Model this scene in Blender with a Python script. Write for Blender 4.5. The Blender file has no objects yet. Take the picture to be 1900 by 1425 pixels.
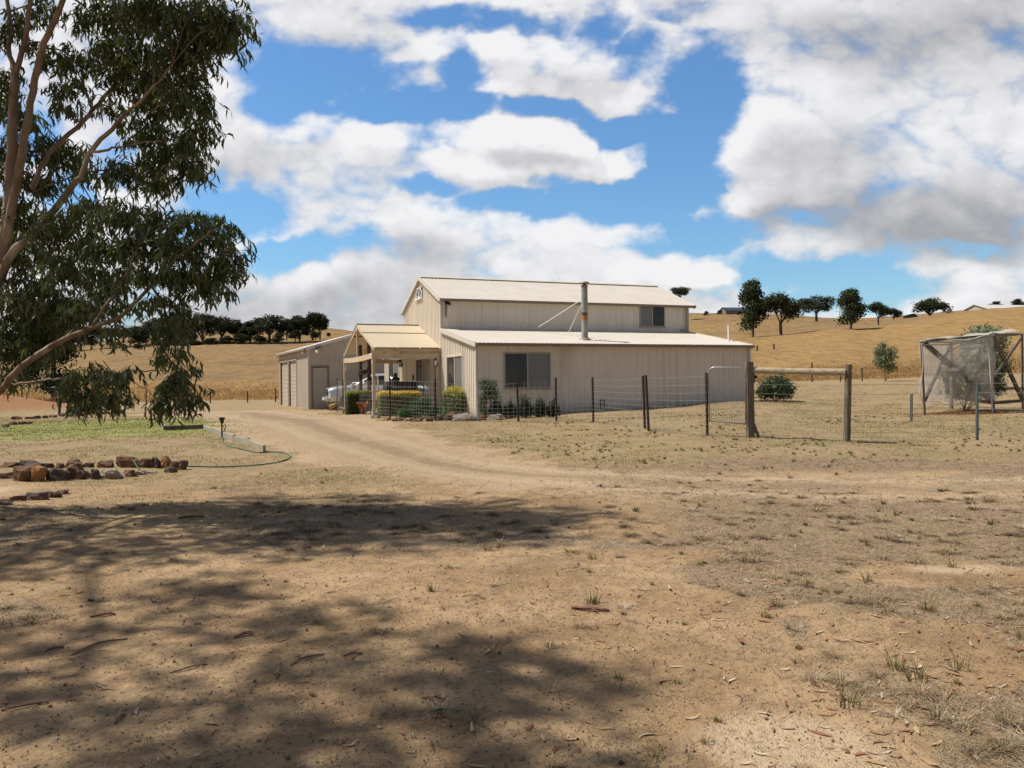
import bpy, math, random
import numpy as np
from mathutils import Vector, Matrix
D = bpy.data
SC = bpy.context.scene
C = SC.collection
R = math.radians
rng = np.random.default_rng(7)
random.seed(7)

# ------------------------------------------------------------------ camera
F = 1500.0; CX = 950.0; CY = 713.0; ROLL = 0.0105; EYE = 1.5
cr, sr = math.cos(ROLL), math.sin(ROLL)
cam_d = D.cameras.new('camera'); cam = D.objects.new('camera', cam_d); C.objects.link(cam)
cam_d.sensor_width = 36.0; cam_d.lens = 36.0*F/1900.0
cam_d.clip_start = 0.05; cam_d.clip_end = 5000
m = Matrix(((cr, sr, 0, 0), (0, 0, -1, 0), (-sr, cr, 0, EYE), (0, 0, 0, 1)))
cam.matrix_world = m
SC.camera = cam

# ------------------------------------------------------------------ sun, sky, exposure
SUN = Vector((-0.545, 0.05, 0.835)).normalized()
sl = D.lights.new('sun', 'SUN'); sl.energy = 4.9; sl.angle = R(0.7); sl.color = (1.0, 0.945, 0.86)
so = D.objects.new('sun', sl); C.objects.link(so)
so.rotation_mode = 'QUATERNION'; so.rotation_quaternion = SUN.to_track_quat('Z', 'Y')
so.location = (-20, 0, 40)
SC.view_settings.view_transform = 'Standard'; SC.view_settings.look = 'None'
SC.view_settings.exposure = 0.2; SC.view_settings.gamma = 1.0

def pxdir(px, py):
    a = (px-CX)/F; b = (CY-py)/F
    return a*cr + b*sr, -a*sr + b*cr      # X/Y , Z/Y

world = D.worlds.new("World"); SC.world = world; world.use_nodes = True
nt = world.node_tree; nt.nodes.clear()

class NB:
    """small node helper"""
    def __init__(s, tree): s.t = tree
    def n(s, typ, **kw):
        o = s.t.nodes.new(typ)
        for k, v in kw.items():
            setattr(o, k, v)
        return o
    def link(s, a, b): s.t.links.new(a, b)
    def val(s, sock, v):
        if isinstance(v, (int, float)): sock.default_value = v
        elif isinstance(v, tuple): sock.default_value = v
        else: s.link(v, sock)
    def math(s, op, a, b=None, c=None, clamp=False):
        o = s.n('ShaderNodeMath', operation=op); o.use_clamp = clamp
        s.val(o.inputs[0], a)
        if b is not None: s.val(o.inputs[1], b)
        if c is not None: s.val(o.inputs[2], c)
        return o.outputs[0]
    def vmath(s, op, a, b=None, c=None):
        o = s.n('ShaderNodeVectorMath', operation=op)
        s.val(o.inputs[0], a)
        if b is not None: s.val(o.inputs[1], b)
        if c is not None: s.val(o.inputs[2], c)
        return o.outputs['Value'] if op in ('LENGTH', 'DISTANCE', 'DOT_PRODUCT') else o.outputs[0]
    def smooth(s, v, lo, hi, a=0.0, b=1.0):
        o = s.n('ShaderNodeMapRange', interpolation_type='SMOOTHSTEP')
        s.val(o.inputs[0], v); o.inputs[1].default_value = lo; o.inputs[2].default_value = hi
        o.inputs[3].default_value = a; o.inputs[4].default_value = b
        return o.outputs[0]
    def noise(s, vec, scale, detail=4, rough=0.55, lac=2.0, dist=0.0, typ='3D'):
        o = s.n('ShaderNodeTexNoise', noise_dimensions=typ)
        if vec is not None: s.link(vec, o.inputs['Vector'])
        o.inputs['Scale'].default_value = scale; o.inputs['Detail'].default_value = detail
        o.inputs['Roughness'].default_value = rough; o.inputs['Lacunarity'].default_value = lac
        o.inputs['Distortion'].default_value = dist
        return o
    def mix(s, f, a, b, mode='MIX'):
        o = s.n('ShaderNodeMix', data_type='RGBA', blend_type=mode)
        s.val(o.inputs[0], f)
        for i, v in ((6, a), (7, b)):
            if isinstance(v, tuple): o.inputs[i].default_value = (v[0], v[1], v[2], 1)
            else: s.link(v, o.inputs[i])
        return o.outputs[2]

# clouds: density field in a direction plane (x/|y|, z/|y|), laid out for the view ahead, mirrored and dimmed behind
g = D.node_groups.new('cloud_density', 'ShaderNodeTree')
g.interface.new_socket('P', in_out='INPUT', socket_type='NodeSocketVector')
g.interface.new_socket('D', in_out='OUTPUT', socket_type='NodeSocketFloat')
gb = NB(g); gi = gb.n('NodeGroupInput'); go = gb.n('NodeGroupOutput')
P0 = gi.outputs[0]
w1 = gb.noise(P0, 3.2, 3, 0.5)
w2 = gb.noise(P0, 11.0, 4, 0.55)
off = gb.vmath('SUBTRACT', w1.outputs['Color'], (0.5, 0.5, 0.5))
off2 = gb.vmath('SUBTRACT', w2.outputs['Color'], (0.5, 0.5, 0.5))
Pw = gb.vmath('MULTIPLY_ADD', off, (0.13, 0.10, 0.0), P0)
Pw = gb.vmath('MULTIPLY_ADD', off2, (0.075, 0.06, 0.0), Pw)
# (px, py, rx, ry, weight): blue openings
HOLES = [(600, 140, 165, 62, 1), (720, 205, 130, 48, .85), (520, 195, 80, 45, .9), (900, 28, 190, 26, .8), (700, 265, 100, 32, .5),
         (1300, 170, 75, 105, 1), (1270, 270, 75, 85, 1), (1170, 365, 150, 36, 1), (980, 372, 140, 26, .95), (1330, 350, 60, 55, .7),
         (450, 392, 105, 42, 1), (570, 462, 120, 32, 1), (400, 350, 50, 50, .7), (1500, 505, 180, 52, 1), (1620, 540, 120, 40, 1),
         (1300, 425, 130, 30, .75), (1470, 395, 90, 22, .4), (845, 150, 55, 60, .6), (1030, 335, 60, 20, .5), (1110, 60, 40, 60, .55),
         (140, 350, 60, 60, .9), (210, 290, 50, 50, .7), (60, 250, 60, 40, .6), (1790, 470, 60, 20, .5), (1250, 10, 60, 25, .4),
         (860, 218, 95, 26, .8), (1010, 222, 130, 20, .8), (1150, 250, 110, 30, .9), (1240, 330, 60, 60, .9), (1200, 100, 60, 60, .5), (620, 215, 70, 22, .6), (800, 345, 60, 16, .5), (-500, 150, 300, 80, 1), (2500, 200, 300, 100, 1), (900, -500, 500, 120, 1), (100, -350, 300, 80, .9), (2300, 480, 180, 40, .9)]
PUFFS = [(930, 98, 60, 34, .66), (765, 98, 54, 18, .5), (960, 178, 70, 34, .58), (1080, 105, 60, 50, .6), (1140, 185, 100, 40, .6),
         (990, 290, 200, 34, 1), (940, 252, 60, 30, .9), (1040, 268, 60, 26, .8), (1120, 305, 80, 26, 1), (700, 275, 70, 34, .9), (1420, 370, 85, 28, .8), (1290, 500, 60, 26, .8), (1520, 455, 120, 24, .5), (1440, 535, 60, 14, .5)]
GREYS = [(1720, 400, 300, 80, 1), (1560, 300, 150, 60, .5), (1700, 60, 330, 90, .75), (620, 540, 260, 60, .7), (760, 480, 90, 34, .6), (640, 70, 120, 40, .3),
         (480, 300, 120, 40, .35), (1430, 300, 120, 40, .4), (560, 590, 260, 50, .8), (990, 310, 150, 18, .5), (200, 600, 200, 60, .8), (1060, 170, 120, 40, .35)]
def blobs(nb, P, lst, lo, hi):
    acc = None
    for (px, py, rx, ry, w) in lst:
        cx, cz = pxdir(px, py)
        d = nb.vmath('SUBTRACT', P, (cx, cz, 0.0))
        d = nb.vmath('MULTIPLY', d, (F/rx, F/ry, 0.0))
        l = nb.vmath('LENGTH', d)
        f = nb.smooth(l, lo, hi, w, 0.0)
        acc = f if acc is None else nb.math('MAXIMUM', acc, f)
    return acc
hole = blobs(gb, Pw, HOLES, 0.35, 1.6)
puff = blobs(gb, Pw, PUFFS, 0.4, 1.35)
n1 = gb.noise(P0, 6.0, 7, 0.55)
dd = gb.math('MULTIPLY_ADD', gb.math('SUBTRACT', n1.outputs[0], 0.5), 1.8, 0.50)
Pb = gb.vmath('MULTIPLY', P0, (1.0, 1.5, 1.0))
for sc_, am_ in ((8.0, .60), (17.0, .34), (37.0, .17), (80.0, .08)):
    nn_ = gb.noise(Pb, sc_, 1, 0.4)
    dd = gb.math('MULTIPLY_ADD', gb.math('ABSOLUTE', gb.math('MULTIPLY_ADD', nn_.outputs[0], 2.0, -1.0)), am_*1.5, dd)
dd = gb.math('MULTIPLY_ADD', hole, -0.98, dd)
dd = gb.math('MULTIPLY_ADD', puff, 0.72, dd)
gb.link(dd, go.inputs[0])

wb = NB(nt)
tc = wb.n('ShaderNodeTexCoord')
sx = wb.n('ShaderNodeSeparateXYZ'); wb.link(tc.outputs['Generated'], sx.inputs[0])
ay = wb.math('MAXIMUM', wb.math('ABSOLUTE', sx.outputs[1]), 0.12)
cb = wb.n('ShaderNodeCombineXYZ')
wb.link(wb.math('DIVIDE', sx.outputs[0], ay), cb.inputs[0])
wb.link(wb.math('DIVIDE', sx.outputs[2], ay), cb.inputs[1])
P = cb.outputs[0]
def dens(p):
    o = wb.n('ShaderNodeGroup'); o.node_tree = g; wb.link(p, o.inputs[0]); return o.outputs[0]
d0 = dens(P)
d1 = dens(wb.vmath('ADD', P, (-0.016, 0.028, 0.0)))
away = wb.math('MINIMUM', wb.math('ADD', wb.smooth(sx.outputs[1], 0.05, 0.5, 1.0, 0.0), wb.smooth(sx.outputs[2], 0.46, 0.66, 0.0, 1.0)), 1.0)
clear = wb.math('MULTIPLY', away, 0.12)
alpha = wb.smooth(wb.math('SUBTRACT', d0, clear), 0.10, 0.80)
grey = blobs(wb, wb.vmath('MULTIPLY_ADD', wb.vmath('SUBTRACT', wb.noise(P, 4.0, 4).outputs['Color'], (.5, .5, .5)), (.25, .12, 0.), P), GREYS, 0.3, 1.5)
nb2 = wb.noise(wb.vmath('MULTIPLY', P, (1.0, 1.8, 1.0)), 3.6, 5, 0.55)
lit = wb.math('MULTIPLY_ADD', wb.math('SUBTRACT', d0, d1), 0.24, 0.87)
lit = wb.math('MULTIPLY_ADD', grey, -0.44, lit)
lit = wb.math('MULTIPLY_ADD', wb.math('SUBTRACT', nb2.outputs[0], 0.5), 0.42, lit)
lit = wb.math('MAXIMUM', wb.math('MINIMUM', lit, 0.96), 0.42)
lit = wb.math('MULTIPLY', lit, wb.math('MULTIPLY_ADD', away, -0.80, 1.0))  # clouds out of view greyed down, added to lower the fill light
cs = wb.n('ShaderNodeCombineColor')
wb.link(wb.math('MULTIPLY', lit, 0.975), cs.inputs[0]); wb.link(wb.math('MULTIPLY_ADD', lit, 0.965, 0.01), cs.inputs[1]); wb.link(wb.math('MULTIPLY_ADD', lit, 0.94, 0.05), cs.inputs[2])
sky = wb.n('ShaderNodeTexSky', sky_type='NISHITA')
sky.sun_disc = False; sky.sun_elevation = math.asin(SUN.z); sky.sun_rotation = math.atan2(SUN.x, SUN.y)
sky.air_density = 1.3; sky.dust_density = 0.15; sky.ozone_density = 2.2
bg1 = wb.n('ShaderNodeBackground'); wb.link(wb.mix(1.0, sky.outputs[0], (0.62, 0.90, 1.16), 'MULTIPLY'), bg1.inputs[0]); bg1.inputs[1].default_value = 0.10
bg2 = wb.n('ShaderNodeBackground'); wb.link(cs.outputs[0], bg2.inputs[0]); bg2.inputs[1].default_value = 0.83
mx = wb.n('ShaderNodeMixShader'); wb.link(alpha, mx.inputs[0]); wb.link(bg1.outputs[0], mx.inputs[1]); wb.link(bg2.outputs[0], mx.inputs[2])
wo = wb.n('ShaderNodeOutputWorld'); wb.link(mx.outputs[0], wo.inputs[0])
try: world.cycles.sampling_method = 'MANUAL'; world.cycles.sample_map_resolution = 1024
except Exception: pass

# ------------------------------------------------------------------ noise, terrain
def _h(ix, iy, s):
    n = (ix*374761393 + iy*668265263 + s*2147483647) & 0xffffffff
    n = ((n ^ (n >> 13))*1274126177) & 0xffffffff
    return ((n ^ (n >> 16)) & 0xffff)/65535.0
def vnoise(x, y, s=0):
    x = np.asarray(x, float); y = np.asarray(y, float)
    ix = np.floor(x).astype(np.int64); iy = np.floor(y).astype(np.int64)
    fx = x-ix; fy = y-iy; fx = fx*fx*(3-2*fx); fy = fy*fy*(3-2*fy)
    a = _h(ix, iy, s); b = _h(ix+1, iy, s); c = _h(ix, iy+1, s); d = _h(ix+1, iy+1, s)
    return (a*(1-fx)+b*fx)*(1-fy)+(c*(1-fx)+d*fx)*fy
def fbm(x, y, s=0, o=4):
    t = 0; a = .5; k = 0
    for i in range(o):
        t = t+a*vnoise(x*(2**i)+i*17.3, y*(2**i)-i*9.1, s+i); k += a; a *= .5
    return t/k
def sstep(v, lo, hi):
    t = np.clip((v-lo)/(hi-lo), 0, 1); return t*t*(3-2*t)

TPX = [-500, 0, 300, 450, 600, 800, 1000, 1200, 1390, 1600, 1900, 2500]
TPH = np.array([math.atan((p-CX)/F) for p in TPX])
TR = np.array([0, 6, 13, 18, 27, 36, 45, 65, 100, 150, 230, 320, 450, 700, 1500.])
TZ = np.array([
 # 0  6   13   18   27   36   45   65   100  150  230  320  450 700 1500
 [0, .0, .08, .15, .25, .25, .15, .30, 1.8, 4.0, 8.5, 13., 12., 6, 0],
 [0, .0, .09, .17, .27, .28, .20, .30, 1.9, 4.2, 8.9, 14., 13., 6, 0],
 [0, .0, .09, .18, .29, .30, .30, .42, 2.4, 5.3, 13.1, 20., 19., 9, 0],
 [0, .0, .09, .19, .30, .30, .30, .55, 2.6, 5.9, 14.0, 22.3, 21., 10, 0],
 [0, .0, .09, .20, .34, .30, .30, .65, 2.7, 6.2, 14.6, 22.9, 22., 10, 0],
 [0, .0, .10, .25, .43, .45, .45, .90, 3.0, 6.5, 13., 17., 17., 9, 0],
 [0, .0, .12, .28, .47, .50, .60, 1.1, 3.5, 7.0, 14., 24., 23., 10, 0],
 [0, .0, .12, .31, .52, .70, .90, 1.4, 4.0, 8.0, 16., 28.6, 27., 12, 0],
 [0, .0, .12, .28, .60, .76, 1.15, 1.55, 3.6, 9.0, 17.3, 27.3, 26., 12, 0],
 [0, .0, .10, .25, .50, .65, 1.06, 1.60, 4.3, 10.3, 17.5, 23.5, 23., 12, 0],
 [0, .0, .10, .27, .48, .62, 1.00, 1.60, 4.6, 12.6, 18.4, 24., 23., 12, 0],
 [0, .0, .10, .27, .48, .62, 1.00, 1.60, 4.8, 13.0, 18.4, 24., 23., 12, 0]])
def _cr(p0, p1, p2, p3, t):
    return .5*((2*p1)+(-p0+p2)*t+(2*p0-5*p1+4*p2-p3)*t*t+(-p0+3*p1-3*p2+p3)*t**3)
def Hs(x, y):
    """smooth terrain height"""
    x = np.asarray(x, float); y = np.asarray(y, float)
    r = np.clip(np.hypot(x, y), 0, 1499); ph = np.arctan2(x, np.maximum(y, -1e9))
    ph = np.clip(ph, TPH[0], TPH[-1])
    j = np.clip(np.searchsorted(TR, r, side='right')-1, 0, len(TR)-2); t = (r-TR[j])/(TR[j+1]-TR[j])
    i = np.clip(np.searchsorted(TPH, ph, side='right')-1, 0, len(TPH)-2); s = (ph-TPH[i])/(TPH[i+1]-TPH[i])
    def row(ii):
        ii = np.clip(ii, 0, len(TPH)-1)
        j0 = np.maximum(j-1, 0); j3 = np.minimum(j+2, len(TR)-1)
        # non-uniform knots: finite-difference hermite
        z1 = TZ[ii, j]; z2 = TZ[ii, j+1]
        h = TR[j+1]-TR[j]
        m1 = np.where(j > 0, (z2-TZ[ii, j0])/(TR[j+1]-TR[j0]+1e-9), (z2-z1)/h)
        m2 = (TZ[ii, j3]-z1)/(TR[j3]-TR[j]+1e-9)
        t2 = t*t; t3 = t2*t
        return (2*t3-3*t2+1)*z1+(t3-2*t2+t)*h*m1+(-2*t3+3*t2)*z2+(t3-t2)*h*m2
    a = row(i); b = row(i+1); s = s*s*(3-2*s)
    z = a*(1-s)+b*s
    behind = sstep(-y/ (r+1e-6), -0.2, 0.6)
    z = z*(1-behind)+behind*np.minimum(z, .4)
    # red spoil mound at far left
    z = z + 1.15*np.exp(-(((x+29)/5.0)**2+((y-43)/4.0)**2))
    # soil banked against the right end of the house
    z = z + .16*np.exp(-(((x-8.2)/1.9)**2+((y-28.4)/2.2)**2))
    # grassy bank behind on the right
    z = z + .35*np.exp(-(((x-16.5)/6.5)**2+((y-39)/2.6)**2))
    return z
def H(x, y):
    x = np.asarray(x, float); y = np.asarray(y, float)
    r = np.hypot(x, y)
    z = Hs(x, y)
    near = 1-sstep(r, 25, 60)
    z = z+near*((fbm(x*.35, y*.35, 3, 3)-.5)*.14*sstep(r, 1, 6)+(fbm(x*1.7, y*1.7, 5, 3)-.5)*.045+(fbm(x*7, y*7, 9, 2)-.5)*.014)
    far = sstep(r, 50, 120)
    z = z+far*((fbm(x*.03, y*.03, 11, 3)-.5)*1.6+(fbm(x*.15, y*.15, 12, 3)-.5)*.5)
    return z
def P3(px, py, Y):
    a, b = pxdir(px, py); return Vector((a*Y, Y, EYE+b*Y))
def GP(px, py, lo=2.5, hi=420, full=False):
    """ground point seen at a pixel (marches the smooth terrain)"""
    a, b = pxdir(px, py)
    Ys = np.geomspace(lo, hi, 1600)
    dz = EYE+b*Ys-(H if full else Hs)(a*Ys, Ys)
    k = np.where(dz <= 0)[0]
    Y = Ys[k[0]] if len(k) else hi
    return Vector((a*Y, Y, float(H(a*Y, Y))))
def g3(x, y, dz=0.0): return Vector((x, y, float(H(x, y))+dz))
def topz(px, py, Y): return EYE+pxdir(px, py)[1]*Y

# ------------------------------------------------------------------ mesh helpers
def fast_mesh(name, V, Fc, mat=None, smooth=False, attr=None):
    """V (n,3); Fc (m,k) or list of such arrays"""
    me = D.meshes.new(name)
    Fl = Fc if isinstance(Fc, list) else [Fc]
    V = np.asarray(V, np.float32)
    tot = np.concatenate([np.full(len(f), f.shape[1], np.int32) for f in Fl])
    idx = np.concatenate([f.ravel() for f in Fl]).astype(np.int32)
    me.vertices.add(len(V)); me.vertices.foreach_set('co', V.ravel())
    me.loops.add(len(idx)); me.loops.foreach_set('vertex_index', idx)
    me.polygons.add(len(tot))
    st = np.concatenate([[0], np.cumsum(tot)[:-1]]).astype(np.int32)
    me.polygons.foreach_set('loop_start', st)
    try: me.polygons.foreach_set('loop_total', tot)
    except Exception: pass
    me.polygons.foreach_set('use_smooth', np.full(len(tot), smooth))
    me.update(calc_edges=True)
    if attr:
        for k, v in attr.items():
            a = me.attributes.new(k, 'FLOAT', 'POINT'); a.data.foreach_set('value', np.asarray(v, np.float32))
    if mat: me.materials.append(mat)
    return me

def tag(o, label=None, cat=None, group=None, kind=None):
    if label: o['label'] = label
    if cat: o['category'] = cat
    if group: o['group'] = group
    if kind: o['kind'] = kind
    return o
def empty(name, loc=(0, 0, 0), rz=0.0):
    o = D.objects.new(name, None); C.objects.link(o); o.location = loc; o.rotation_euler = (0, 0, rz)
    o.empty_display_size = .2
    return o
def root_mat(o):
    while o.parent: o = o.parent
    return Matrix.LocRotScale(o.location, o.rotation_euler, o.scale)
def link_mesh(name, me, parent=None, loc=None):
    o = D.objects.new(name, me); C.objects.link(o)
    if parent: o.parent = parent
    if loc is not None: o.location = loc
    return o
def copy_tree(o, parent=None):
    c = o.copy(); C.objects.link(c); c.parent = parent
    for ch in [q for q in KIDS.get(o.name, [])]:
        d = copy_tree(ch, c)
        KIDS.setdefault(c.name, []).append(d)
    return c
KIDS = {}

class MB:
    def __init__(s): s.v = []; s.f = []
    def add(s, vs, fs):
        b = len(s.v); s.v += [tuple(v) for v in vs]; s.f += [tuple(i+b for i in f) for f in fs]
    def box(s, lo, hi):
        x0, y0, z0 = lo; x1, y1, z1 = hi
        s.add([(x0, y0, z0), (x1, y0, z0), (x1, y1, z0), (x0, y1, z0), (x0, y0, z1), (x1, y0, z1), (x1, y1, z1), (x0, y1, z1)],
              [(0, 3, 2, 1), (4, 5, 6, 7), (0, 1, 5, 4), (1, 2, 6, 5), (2, 3, 7, 6), (3, 0, 4, 7)])
        return s
    def beam(s, a, b, w, h, up=(0, 0, 1), ch=0.0):
        """box bar from a to b, w sideways, h along up; ch: chamfer"""
        a = Vector(a); b = Vector(b); d = (b-a).normalized(); u = Vector(up)
        x = d.cross(u)
        if x.length < 1e-4: x = d.cross(Vector((0, 1, 0)))
        x.normalize(); u = x.cross(d).normalized()
        if ch <= 0:
            sec = [(-w/2, -h/2), (w/2, -h/2), (w/2, h/2), (-w/2, h/2)]
        else:
            sec = [(-w/2+ch, -h/2), (w/2-ch, -h/2), (w/2, -h/2+ch), (w/2, h/2-ch), (w/2-ch, h/2), (-w/2+ch, h/2), (-w/2, h/2-ch), (-w/2, -h/2+ch)]
        n = len(sec)
        vs = [a+x*p+u*q for p, q in sec]+[b+x*p+u*q for p, q in sec]
        fs = [(i, (i+1) % n, n+(i+1) % n, n+i) for i in range(n)]+[tuple(range(n))[::-1], tuple(range(n, 2*n))]
        s.add(vs, fs); return s
    def tube(s, pts, rad, n=6, cap=True):
        pts = [Vector(p) for p in pts]
        if not hasattr(rad, '__len__'): rad = [rad]*len(pts)
        ref = None; base = len(s.v)
        for i, p in enumerate(pts):
            d = (pts[min(i+1, len(pts)-1)]-pts[max(i-1, 0)])
            if d.length < 1e-9: d = Vector((0, 0, 1))
            d.normalize()
            if ref is None:
                ref = d.orthogonal().normalized()
            x = (ref-d*ref.dot(d))
            if x.length < 1e-5: x = d.orthogonal()
            x.normalize(); ref = x; y = d.cross(x)
            for k in range(n):
                a = 2*math.pi*k/n
                s.v.append(tuple(p+(x*math.cos(a)+y*math.sin(a))*rad[i]))
        for i in range(len(pts)-1):
            for k in range(n):
                a = base+i*n+k; b = base+i*n+(k+1) % n
                s.f.append((a, b, b+n, a+n))
        if cap:
            s.f.append(tuple(base+k for k in range(n))[::-1]); e = base+(len(pts)-1)*n
            s.f.append(tuple(e+k for k in range(n)))
        return s
    def lathe(s, c, prof, n=16):
        base = len(s.v); c = Vector(c)
        for (r, z) in prof:
            for k in range(n):
                a = 2*math.pi*k/n; s.v.append((c.x+r*math.cos(a), c.y+r*math.sin(a), c.z+z))
        for i in range(len(prof)-1):
            for k in range(n):
                a = base+i*n+k; b = base+i*n+(k+1) % n; s.f.append((a, b, b+n, a+n))
        s.f.append(tuple(base+k for k in range(n))[::-1]); e = base+(len(prof)-1)*n
        s.f.append(tuple(e+k for k in range(n)))
        return s
    def loft(s, rings, closed_ends=True):
        base = len(s.v); n = len(rings[0])
        for r in rings: s.v += [tuple(p) for p in r]
        for i in range(len(rings)-1):
            for k in range(n):
                a = base+i*n+k; b = base+i*n+(k+1) % n; s.f.append((a, b, b+n, a+n))
        if closed_ends:
            s.f.append(tuple(base+k for k in range(n))[::-1]); e = base+(len(rings)-1)*n
            s.f.append(tuple(e+k for k in range(n)))
        return s
    def ell(s, c, r, n=10, m=7, tilt=None):
        base = len(s.v)
        T = tilt or Matrix.Identity(3)
        for i in range(m+1):
            th = math.pi*i/m
            for k in range(n):
                a = 2*math.pi*k/n
                v = Vector((r[0]*math.sin(th)*math.cos(a), r[1]*math.sin(th)*math.sin(a), r[2]*math.cos(th)))
                s.v.append(tuple(Vector(c)+T @ v))
        for i in range(m):
            for k in range(n):
                a = base+i*n+k; b = base+i*n+(k+1) % n; s.f.append((a, a+n, b+n, b))
        return s
    def build(s, name, mat, parent=None, smooth=False, world=False, origin=None, bevel=0.0):
        v = s.v
        if world and parent is not None:
            mi = root_mat(parent).inverted(); v = [tuple(mi @ Vector(p)) for p in v]
        loc = None
        if parent is None and origin is not None:
            o = Vector(origin); v = [tuple(Vector(p)-o) for p in v]; loc = o
        me = D.meshes.new(name); me.from_pydata(v, [], s.f); me.validate(); me.update()
        if smooth: me.polygons.foreach_set('use_smooth', [True]*len(me.polygons))
        me.materials.append(mat)
        ob = link_mesh(name, me, parent, loc)
        if parent is not None: KIDS.setdefault(parent.name, []).append(ob)
        if bevel > 0:
            b = ob.modifiers.new('bevel', 'BEVEL'); b.width = bevel; b.segments = 2; b.limit_method = 'ANGLE'; b.angle_limit = R(40)
        return ob

# ------------------------------------------------------------------ materials
def new_mat(name):
    m = D.materials.new(name); m.use_nodes = True; t = m.node_tree; t.nodes.clear()
    nb = NB(t); out = nb.n('ShaderNodeOutputMaterial'); b = nb.n('ShaderNodeBsdfPrincipled'); nb.link(b.outputs[0], out.inputs[0])
    return m, nb, b, out
def pm(name, c1, c2=None, scale=8.0, rough=.7, bump=0.0, bscale=None, metal=0.0, spec=.4, stretch=(1, 1, 1), thr=(.35, .65), detail=5, c3=None, s3=1.3, t3=(.5, .7), coat=0.0):
    m, nb, b, out = new_mat(name)
    tc = nb.n('ShaderNodeTexCoord'); mp = nb.n('ShaderNodeMapping'); nb.link(tc.outputs['Object'], mp.inputs[0]); mp.inputs['Scale'].default_value = stretch
    col = None
    if c2 is not None:
        n = nb.noise(mp.outputs[0], scale, detail, .6)
        col = nb.mix(nb.smooth(n.outputs[0], thr[0], thr[1]), c1, c2)
    if c3 is not None:
        n3 = nb.noise(mp.outputs[0], s3, 5, .6)
        col = nb.mix(nb.smooth(n3.outputs[0], t3[0], t3[1]), col if col else c1, c3)
    if col: nb.link(col, b.inputs['Base Color'])
    else: b.inputs['Base Color'].default_value = (*c1, 1)
    b.inputs['Roughness'].default_value = rough; b.inputs['Metallic'].default_value = metal
    b.inputs['Specular IOR Level'].default_value = spec
    b.inputs['Coat Weight'].default_value = coat
    if bump > 0:
        nn = nb.noise(mp.outputs[0], bscale or scale*3, 4, .6)
        bp = nb.n('ShaderNodeBump'); bp.inputs['Strength'].default_value = 1.0; bp.inputs['Distance'].default_value = bump
        nb.link(nn.outputs[0], bp.inputs['Height']); nb.link(bp.outputs[0], b.inputs['Normal'])
    return m
def leaf_mat(name, cols, trans=.25, rough=.45, spec=.35, top=None):
    """cols: ramp of colours picked by the per-leaf attribute rnd; top=(z0,z1,colour): young growth on top"""
    m, nb, b, out = new_mat(name)
    at = nb.n('ShaderNodeAttribute'); at.attribute_name = 'rnd'
    rp = nb.n('ShaderNodeValToRGB'); nb.link(at.outputs['Fac'], rp.inputs[0])
    el = rp.color_ramp.elements
    el[0].position = cols[0][0]; el[0].color = (*cols[0][1], 1); el[1].position = cols[-1][0]; el[1].color = (*cols[-1][1], 1)
    for p, c in cols[1:-1]:
        e = el.new(p); e.color = (*c, 1)
    col = rp.outputs[0]
    if top:
        tc = nb.n('ShaderNodeTexCoord'); s = nb.n('ShaderNodeSeparateXYZ'); nb.link(tc.outputs['Object'], s.inputs[0])
        n = nb.noise(tc.outputs['Object'], 6, 3)
        zz = nb.math('MULTIPLY_ADD', nb.math('SUBTRACT', n.outputs[0], .5), (top[1]-top[0])*1.2, s.outputs[2])
        col = nb.mix(nb.smooth(zz, top[0], top[1]), col, top[2])
    nb.link(col, b.inputs['Base Color']); b.inputs['Roughness'].default_value = rough; b.inputs['Specular IOR Level'].default_value = spec
    tr = nb.n('ShaderNodeBsdfTranslucent'); nb.link(col, tr.inputs[0])
    mxx = nb.n('ShaderNodeMixShader'); mxx.inputs[0].default_value = trans
    nb.link(b.outputs[0], mxx.inputs[1]); nb.link(tr.outputs[0], mxx.inputs[2]); nb.link(mxx.outputs[0], out.inputs[0])
    return m

M = {}
M['wall'] = pm('cream_steel_wall', (.76, .68, .56), (.72, .64, .52), 1.2, .55, spec=.3, c3=(.50, .41, .31), s3=.5, t3=(.55, .85), stretch=(1, 1, .25))
M['roof'] = pm('cream_steel_roof', (.62, .565, .48), (.58, .525, .44), 1.5, .5, spec=.35)
m_ = M['wall']; nb = NB(m_.node_tree); b_ = [q for q in m_.node_tree.nodes if q.type == 'BSDF_PRINCIPLED'][0]
src = b_.inputs['Base Color'].links[0].from_socket; tc_ = nb.n('ShaderNodeTexCoord'); s_ = nb.n('ShaderNodeSeparateXYZ'); nb.link(tc_.outputs['Object'], s_.inputs[0])
n_ = nb.noise(tc_.outputs['Object'], 2.5, 5, .65); zz_ = nb.math('MULTIPLY_ADD', nb.math('SUBTRACT', n_.outputs[0], .5), .7, s_.outputs[2])
dirt_ = nb.mix(nb.smooth(zz_, .0, .45, .55, 0), src, (.40, .28, .17))
mp_ = nb.n('ShaderNodeMapping'); nb.link(tc_.outputs['Object'], mp_.inputs[0]); mp_.inputs['Scale'].default_value = (5, 5, .25); st_ = nb.noise(mp_.outputs[0], 1.5, 4, .6)
dirt_ = nb.mix(nb.smooth(st_.outputs[0], .52, .72, 0, .35), dirt_, (.42, .33, .235)); nb.link(dirt_, b_.inputs['Base Color'])
M['gar_wall'] = pm('tan_steel_wall', (.46, .385, .30), (.42, .35, .27), 1.0, .55, spec=.3)
M['trim'] = pm('brown_trim', (.25, .19, .15), (.21, .16, .12), 4, .5)
M['frame'] = pm('window_frame_beige', (.40, .33, .26), None, rough=.4)
M['frame_pale'] = pm('window_frame_pale', (.62, .58, .50), None, rough=.4)
M['glass'] = pm('dark_glass', (.035, .035, .037), (.055, .053, .05), 2, .08, spec=.6)
M['blind'] = None
m_, nb, b_, o_ = new_mat('glass_over_blind')
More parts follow.
